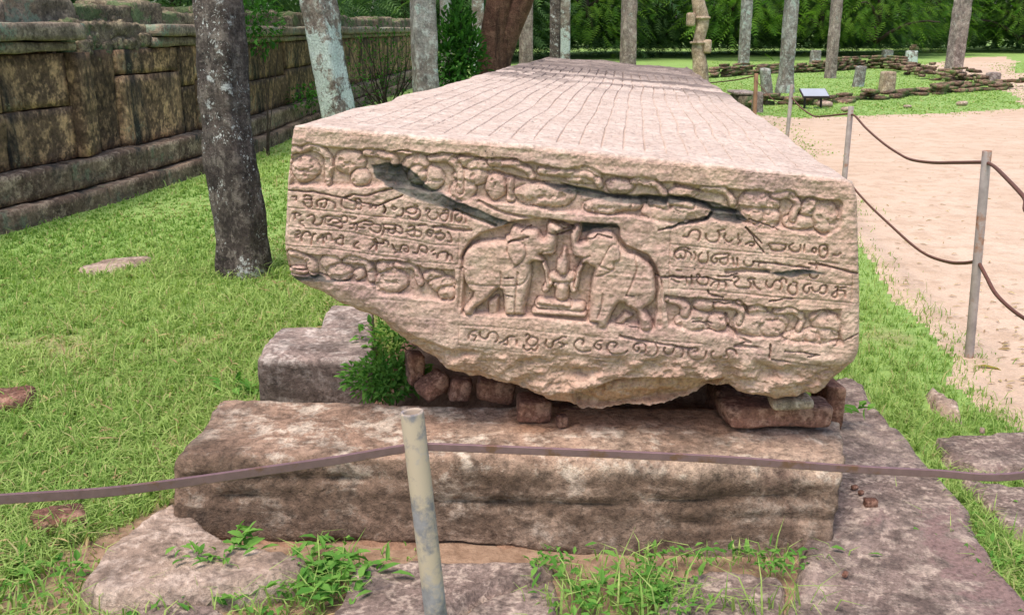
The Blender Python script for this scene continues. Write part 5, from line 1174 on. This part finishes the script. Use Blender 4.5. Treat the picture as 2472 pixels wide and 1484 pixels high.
bush("wall_plant", at(755, 235, 15.0), (.45, .3, .22), 240, .07, M_leafbush, "small weed growing on the plinth beside the white pillar's foot", "plant", 34, 6)

# ---------------------------------------------------------------- grass and small plants
def blades(P, hgt, wid, az, lean, curl, col):
    n = len(P); d = np.stack([np.cos(az), np.sin(az), 0 * az], -1); s_ = np.stack([-np.sin(az), np.cos(az), 0 * az], -1)
    tw = rng.uniform(-.9, .9, n); s_ = s_ * np.cos(tw)[:, None] + d * np.sin(tw)[:, None]
    h_ = hgt[:, None]; w_ = wid[:, None]; l_ = lean[:, None]; c_ = curl[:, None]; up = np.array([0, 0, 1.])
    m = P + up * h_ * .55 + d * h_ * l_ * .35; t = P + up * h_ * (.95 - .55 * c_) + d * h_ * (l_ + c_ * .5)
    V = np.vstack([P - s_ * w_ * .5, P + s_ * w_ * .5, m - s_ * w_ * .42, m + s_ * w_ * .42, t])
    i = np.arange(n); T = np.vstack([np.stack([i, i+n, i+2*n], -1), np.stack([i+n, i+3*n, i+2*n], -1), np.stack([i+2*n, i+3*n, i+4*n], -1)])
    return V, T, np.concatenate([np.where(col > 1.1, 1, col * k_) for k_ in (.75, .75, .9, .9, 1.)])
NOGRASS = []      # footprints of stones
for o in list(scene.objects):
    if o.type == 'MESH' and o.parent is None and o.name.split('.')[0] in ("paving_stone", "support_block", "flat_stone"):
        v = np.empty(len(o.data.vertices) * 3); o.data.vertices.foreach_get("co", v); v = v.reshape(-1, 3) + np.array(o.location)
        NOGRASS.append(v[v[:, 2] > .6 * np.median(v[:, 2])][:, :2])
def grid_mask():
    c = .04; G = {}
    for v in NOGRASS:
        for a, b in set(map(tuple, np.floor(v / c).astype(int))): G[(a, b)] = 1
    return c, G
_c, _G = grid_mask()
_keys = np.array(list(_G.keys())); _gx0, _gy0 = _keys.min(0); _GM = np.zeros(_keys.max(0) - _keys.min(0) + 1, bool); _GM[_keys[:, 0] - _gx0, _keys[:, 1] - _gy0] = True
def on_stone(X, Y):
    i = np.floor(X / _c).astype(int) - _gx0; j = np.floor(Y / _c).astype(int) - _gy0
    ok = (i >= 0) & (j >= 0) & (i < _GM.shape[0]) & (j < _GM.shape[1]); r = np.zeros(X.shape, bool); r[ok] = _GM[i[ok], j[ok]]; return r
def wall_right(X, Y):   # True on the lawn side of the wall
    return X > np.interp(Y, WP[:, 1], WP[:, 0]) + .03
def scatter_view(n, y0, y1, u0, u1, pw=2.0):
    t = rng.rand(n); Y = (y0 ** (1 - pw) + t * (y1 ** (1 - pw) - y0 ** (1 - pw))) ** (1 / (1 - pw)); U = rng.uniform(u0, u1, n); return Y * U, Y
rng = np.random.RandomState(9)
def grass_field(name, n, y0, y1, u0, u1, hs, ws, dens, label, pw=2.0, hmax=9, wscale=True, wfix=None):
    X, Y = scatter_view(n, y0, y1, u0, u1, pw); clx = X + .0
    k = rng.rand(n)
    # clump: pull half of the blades toward tuft centres
    cell = .05 + .006 * Y; cell = .05 + .05 * np.floor(np.log2(np.maximum(Y, 2))) - .03; ix = np.floor(X / cell).astype(np.int64); iy = np.floor(Y / cell).astype(np.int64); cxx = (ix + _h(ix, iy, ix * 0, 3)) * cell; cyy = (iy + _h(ix, iy, ix * 0, 4)) * cell
    pull = np.where(k < .55, rng.uniform(.2, .8, n), 0); X = X * (1 - pull) + cxx * pull; Y = Y * (1 - pull) + cyy * pull
    d = dens(X, Y); keep = (rng.rand(n) < d) & ~on_stone(X, Y) & wall_right(X, Y); X, Y = X[keep], Y[keep]; m = len(X)
    nz = fbm(np.stack([X * 1.7, Y * 1.7, X * 0], -1), 21, 4)
    big = fbm(np.stack([X * .9, Y * .9, X * 0], -1), 51, 3)
    hh = rng.gamma(5, hs / 5, m) * (1 + .5 * big) * (1 - .45 * sstep(nz, .2, .5)); wd = ws * rng.uniform(.6, 1.3, m) * (1 + .10 * np.maximum(Y - 4, 0))
    col = np.clip(.45 + .25 * rng.randn(m) + .45 * big, 0, 1)
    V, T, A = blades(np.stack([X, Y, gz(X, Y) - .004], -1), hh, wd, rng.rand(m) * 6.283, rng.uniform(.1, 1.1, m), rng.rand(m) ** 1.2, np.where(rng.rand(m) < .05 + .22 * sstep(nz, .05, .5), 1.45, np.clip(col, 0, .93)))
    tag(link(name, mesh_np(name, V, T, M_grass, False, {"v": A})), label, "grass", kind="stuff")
def lawn_dens(X, Y):
    sf = sand_field(X, Y); so_ = soil_field(X, Y); nz = fbm(np.stack([X * 1.7, Y * 1.7, X * 0], -1), 21, 4)
    d = (1 - sstep(sf + .12 * nz, -.10 - .015 * Y, .10 + .035 * Y) ** .6) * (1 - .985 * sstep(so_, -.05, .08)) * (1 - .5 * sstep(nz, .25, .5) * sstep(7 - Y, 0, 3))
    # nothing grows under the slab
    dx = X - (.15 + (Y - 2.85) * .12); under = (np.abs(dx) < .72) & (Y > 2.7) & (Y < 12.2)
    return np.where(under, 0, d)
grass_field("lawn_grass", 170000, 2.0, 6.5, -.78, -.10, .045, .0058, lawn_dens, "bright green lawn grass left of the slab", 1.6)
grass_field("lawn_grass", 90000, 6.0, 15, -.56, .05, .038, .0075, lawn_dens, "bright green lawn grass running to the old wall", 1.5)
def right_dens(X, Y): return lawn_dens(X, Y) * (X > .5)
grass_field("verge_grass", 75000, 2.0, 9, .25, .64, .040, .0045, right_dens, "strip of grass between the slab and the sand", 1.8)
grass_field("far_grass", 90000, 12, 48, .18, .62, .022, .011, right_dens, "short bright grass around the brick ruins", 1.4)
# clumps at the foot of the stones: counted plants
def clump(px, py, n, hs, ws, label, spread=(.12, .05), mat=M_grass, leafn=0, ll=.04, z=.0, name="grass_clump", cat="grass clump", lean=1.0):
    c = gp(px, py, z); X = rng.randn(n) * spread[0]; Y = rng.randn(n) * spread[1]
    e = empty(name, c); tag(e, label, cat)
    if n:
        V, T, A = blades(np.stack([X, Y, 0 * X - .01], -1), rng.gamma(6, hs / 6, n), ws * rng.uniform(.6, 1.3, n), rng.rand(n) * 6.283, rng.uniform(.2, 1.1, n) * lean, rng.rand(n), np.clip(.5 + .25 * rng.randn(n), 0, 1))
        tag(link("blades", mesh_np("blades", V, T, M_grass, False, {"v": A}), e), kind="stuff")
    if leafn:
        P = np.stack([rng.randn(leafn) * spread[0], rng.randn(leafn) * spread[1], rng.uniform(.005, hs * .6, leafn)], -1); D = np.stack([rng.randn(leafn), rng.randn(leafn), rng.uniform(-.1, .9, leafn)], -1)
        V, T, A = leaves_geo(P, D, ll * rng.uniform(.6, 1.4, leafn), ll * .42 * rng.uniform(.7, 1.3, leafn), rng); tag(link("leaves", mesh_np("leaves", V, T, M_weed, False, {"v": A}), e), kind="stuff")
clump(1470, 1445, 210, .065, .0055, "bright grass and weed tuft between the paving rocks below the middle of the front block", (.10, .06), leafn=120, ll=.04, z=.02)
clump(1590, 1430, 120, .07, .005, "clover patch beside the small dark paving rock", (.05, .09), leafn=260, ll=.022, z=.02, name="clover_patch", cat="clover")
clump(790, 1395, 130, .065, .005, "dark green weed tuft left of the cracked paving rock", (.07, .07), leafn=170, ll=.05, z=.02)
clump(640, 1455, 120, .06, .005, "grass tuft in front of the pink rock slab", (.18, .04), leafn=60, ll=.04, z=.0)
clump(120, 1475, 380, .07, .006, "thick grass at the bottom left corner of the picture", (.26, .09), leafn=120, ll=.035)
clump(95, 1395, 60, .05, .005, "creeping runner with heart shaped leaves left of the pink rock slab", (.11, .05), leafn=50, ll=.045, name="creeping_weed", cat="weed")
clump(590, 1325, 0, .09, .005, "upright bright weed with narrow leaves under the left end of the front block", (.018, .018), leafn=26, ll=.05, z=.05, name="weed", cat="weed")
clump(500, 1352, 0, .04, .005, "small round leaved weed on the pink rock slab", (.05, .025), leafn=30, ll=.035, z=.07, name="weed", cat="weed")
clump(1740, 1350, 70, .06, .005, "row of narrow leaved weeds at the foot of the front block's right half", (.16, .015), leafn=60, ll=.035, z=.03, name="weed_row", cat="weed")
clump(1875, 1372, 10, .03, .005, "sparse clover by the soil near the block's right corner", (.05, .02), leafn=70, ll=.02, z=.03, name="clover_patch", cat="clover")
clump(1330, 1360, 20, .05, .004, "few clover leaves where the crack meets the front block", (.04, .02), leafn=60, ll=.025, z=.03, name="clover_patch", cat="clover")
clump(1850, 1470, 50, .09, .005, "thin grass at the bottom edge on the large smooth rock", (.08, .02), z=.03)
clump(2410, 1370, 200, .06, .005, "grass and clover along the smooth rock's right edge near the corner", (.09, .18), leafn=160, ll=.03, z=.0)
clump(2300, 1010, 260, .06, .005, "ragged grass at the edge of the sand above the rough paving rock", (.16, .05))
clump(640, 955, 60, .08, .006, "leafy weed at the lower left corner of the grey squared block", (.08, .04), leafn=60, ll=.06, name="weed", cat="weed")
clump(590, 668, 260, .09, .007, "grass growing around the foot of the thick dark pillar", (.30, .10))
clump(2070, 1000, 0, .05, .005, "thin stalked weed leaning beside the front block's right end", (.02, .03), leafn=10, ll=.06, z=.1, name="weed", cat="weed")
bush("weed_clump", at(935, 912, 3.36), (.17, .10, .075), 900, .030, M_weed, "leafy green weeds filling the gap between the grey block and the red bricks", "weeds", 51, 10)
bush("weed_clump", np.array([*gp(940, 850, .25)[:2], .28]), (.12, .10, .10), 240, .035, M_weed, "small weeds growing on the grey squared block against the slab", "weeds", 52, 5)
# fallen leaves and twigs on the sand
rs = np.random.RandomState(44); n = 420
X, Y = [], []
while len(X) < n:
    y = 3 / (1 - rs.rand() * .86); x = y * rs.uniform(.28, .62)
    if sand_field(np.array([x]), np.array([y]))[0] > .15: X.append(x); Y.append(y)
X = np.array(X); Y = np.array(Y); V, T, A = leaves_geo(np.stack([X, Y, gz(X, Y) + .006], -1), np.stack([rs.randn(n), rs.randn(n) * .5, rs.rand(n) * .15], -1), rs.uniform(.02, .07, n), rs.uniform(.006, .016, n), rs)
tag(link("fallen_leaves", mesh_np("fallen_leaves", V, T, M_dry, False, {"v": A})), "scattered dry leaves and twigs on the pale sand", "leaves", kind="stuff")
V, T, A = leaves_geo(np.array([[0, 0, .01]]), np.array([[1., -.25, .05]]), np.array([.14]), np.array([.035]), rs)
tag(link("yellow_leaf", mesh_np("yellow_leaf", V, T, M_yel, False, {"v": A}), None, gp(2345, 888)), "yellow green leaf on the sand just right of the near right post's foot", "leaf")
n = 900; X, Y = scatter_view(n, 2.2, 6, -.6, .0, 1.6); kp = (lawn_dens(X, Y) > .2) & ~on_stone(X, Y); X, Y = X[kp], Y[kp]
V, T, A = leaves_geo(np.stack([X, Y, gz(X, Y) + .015 + .02 * rs.rand(len(X))], -1), np.stack([rs.randn(len(X)), rs.randn(len(X)), rs.rand(len(X)) * .5], -1), rs.uniform(.03, .09, len(X)), rs.uniform(.004, .012, len(X)), rs)
tag(link("dry_litter", mesh_np("dry_litter", V, T, M_dry, False, {"v": A})), "dry straw and leaf litter between the lawn grass", "leaf litter", kind="stuff")
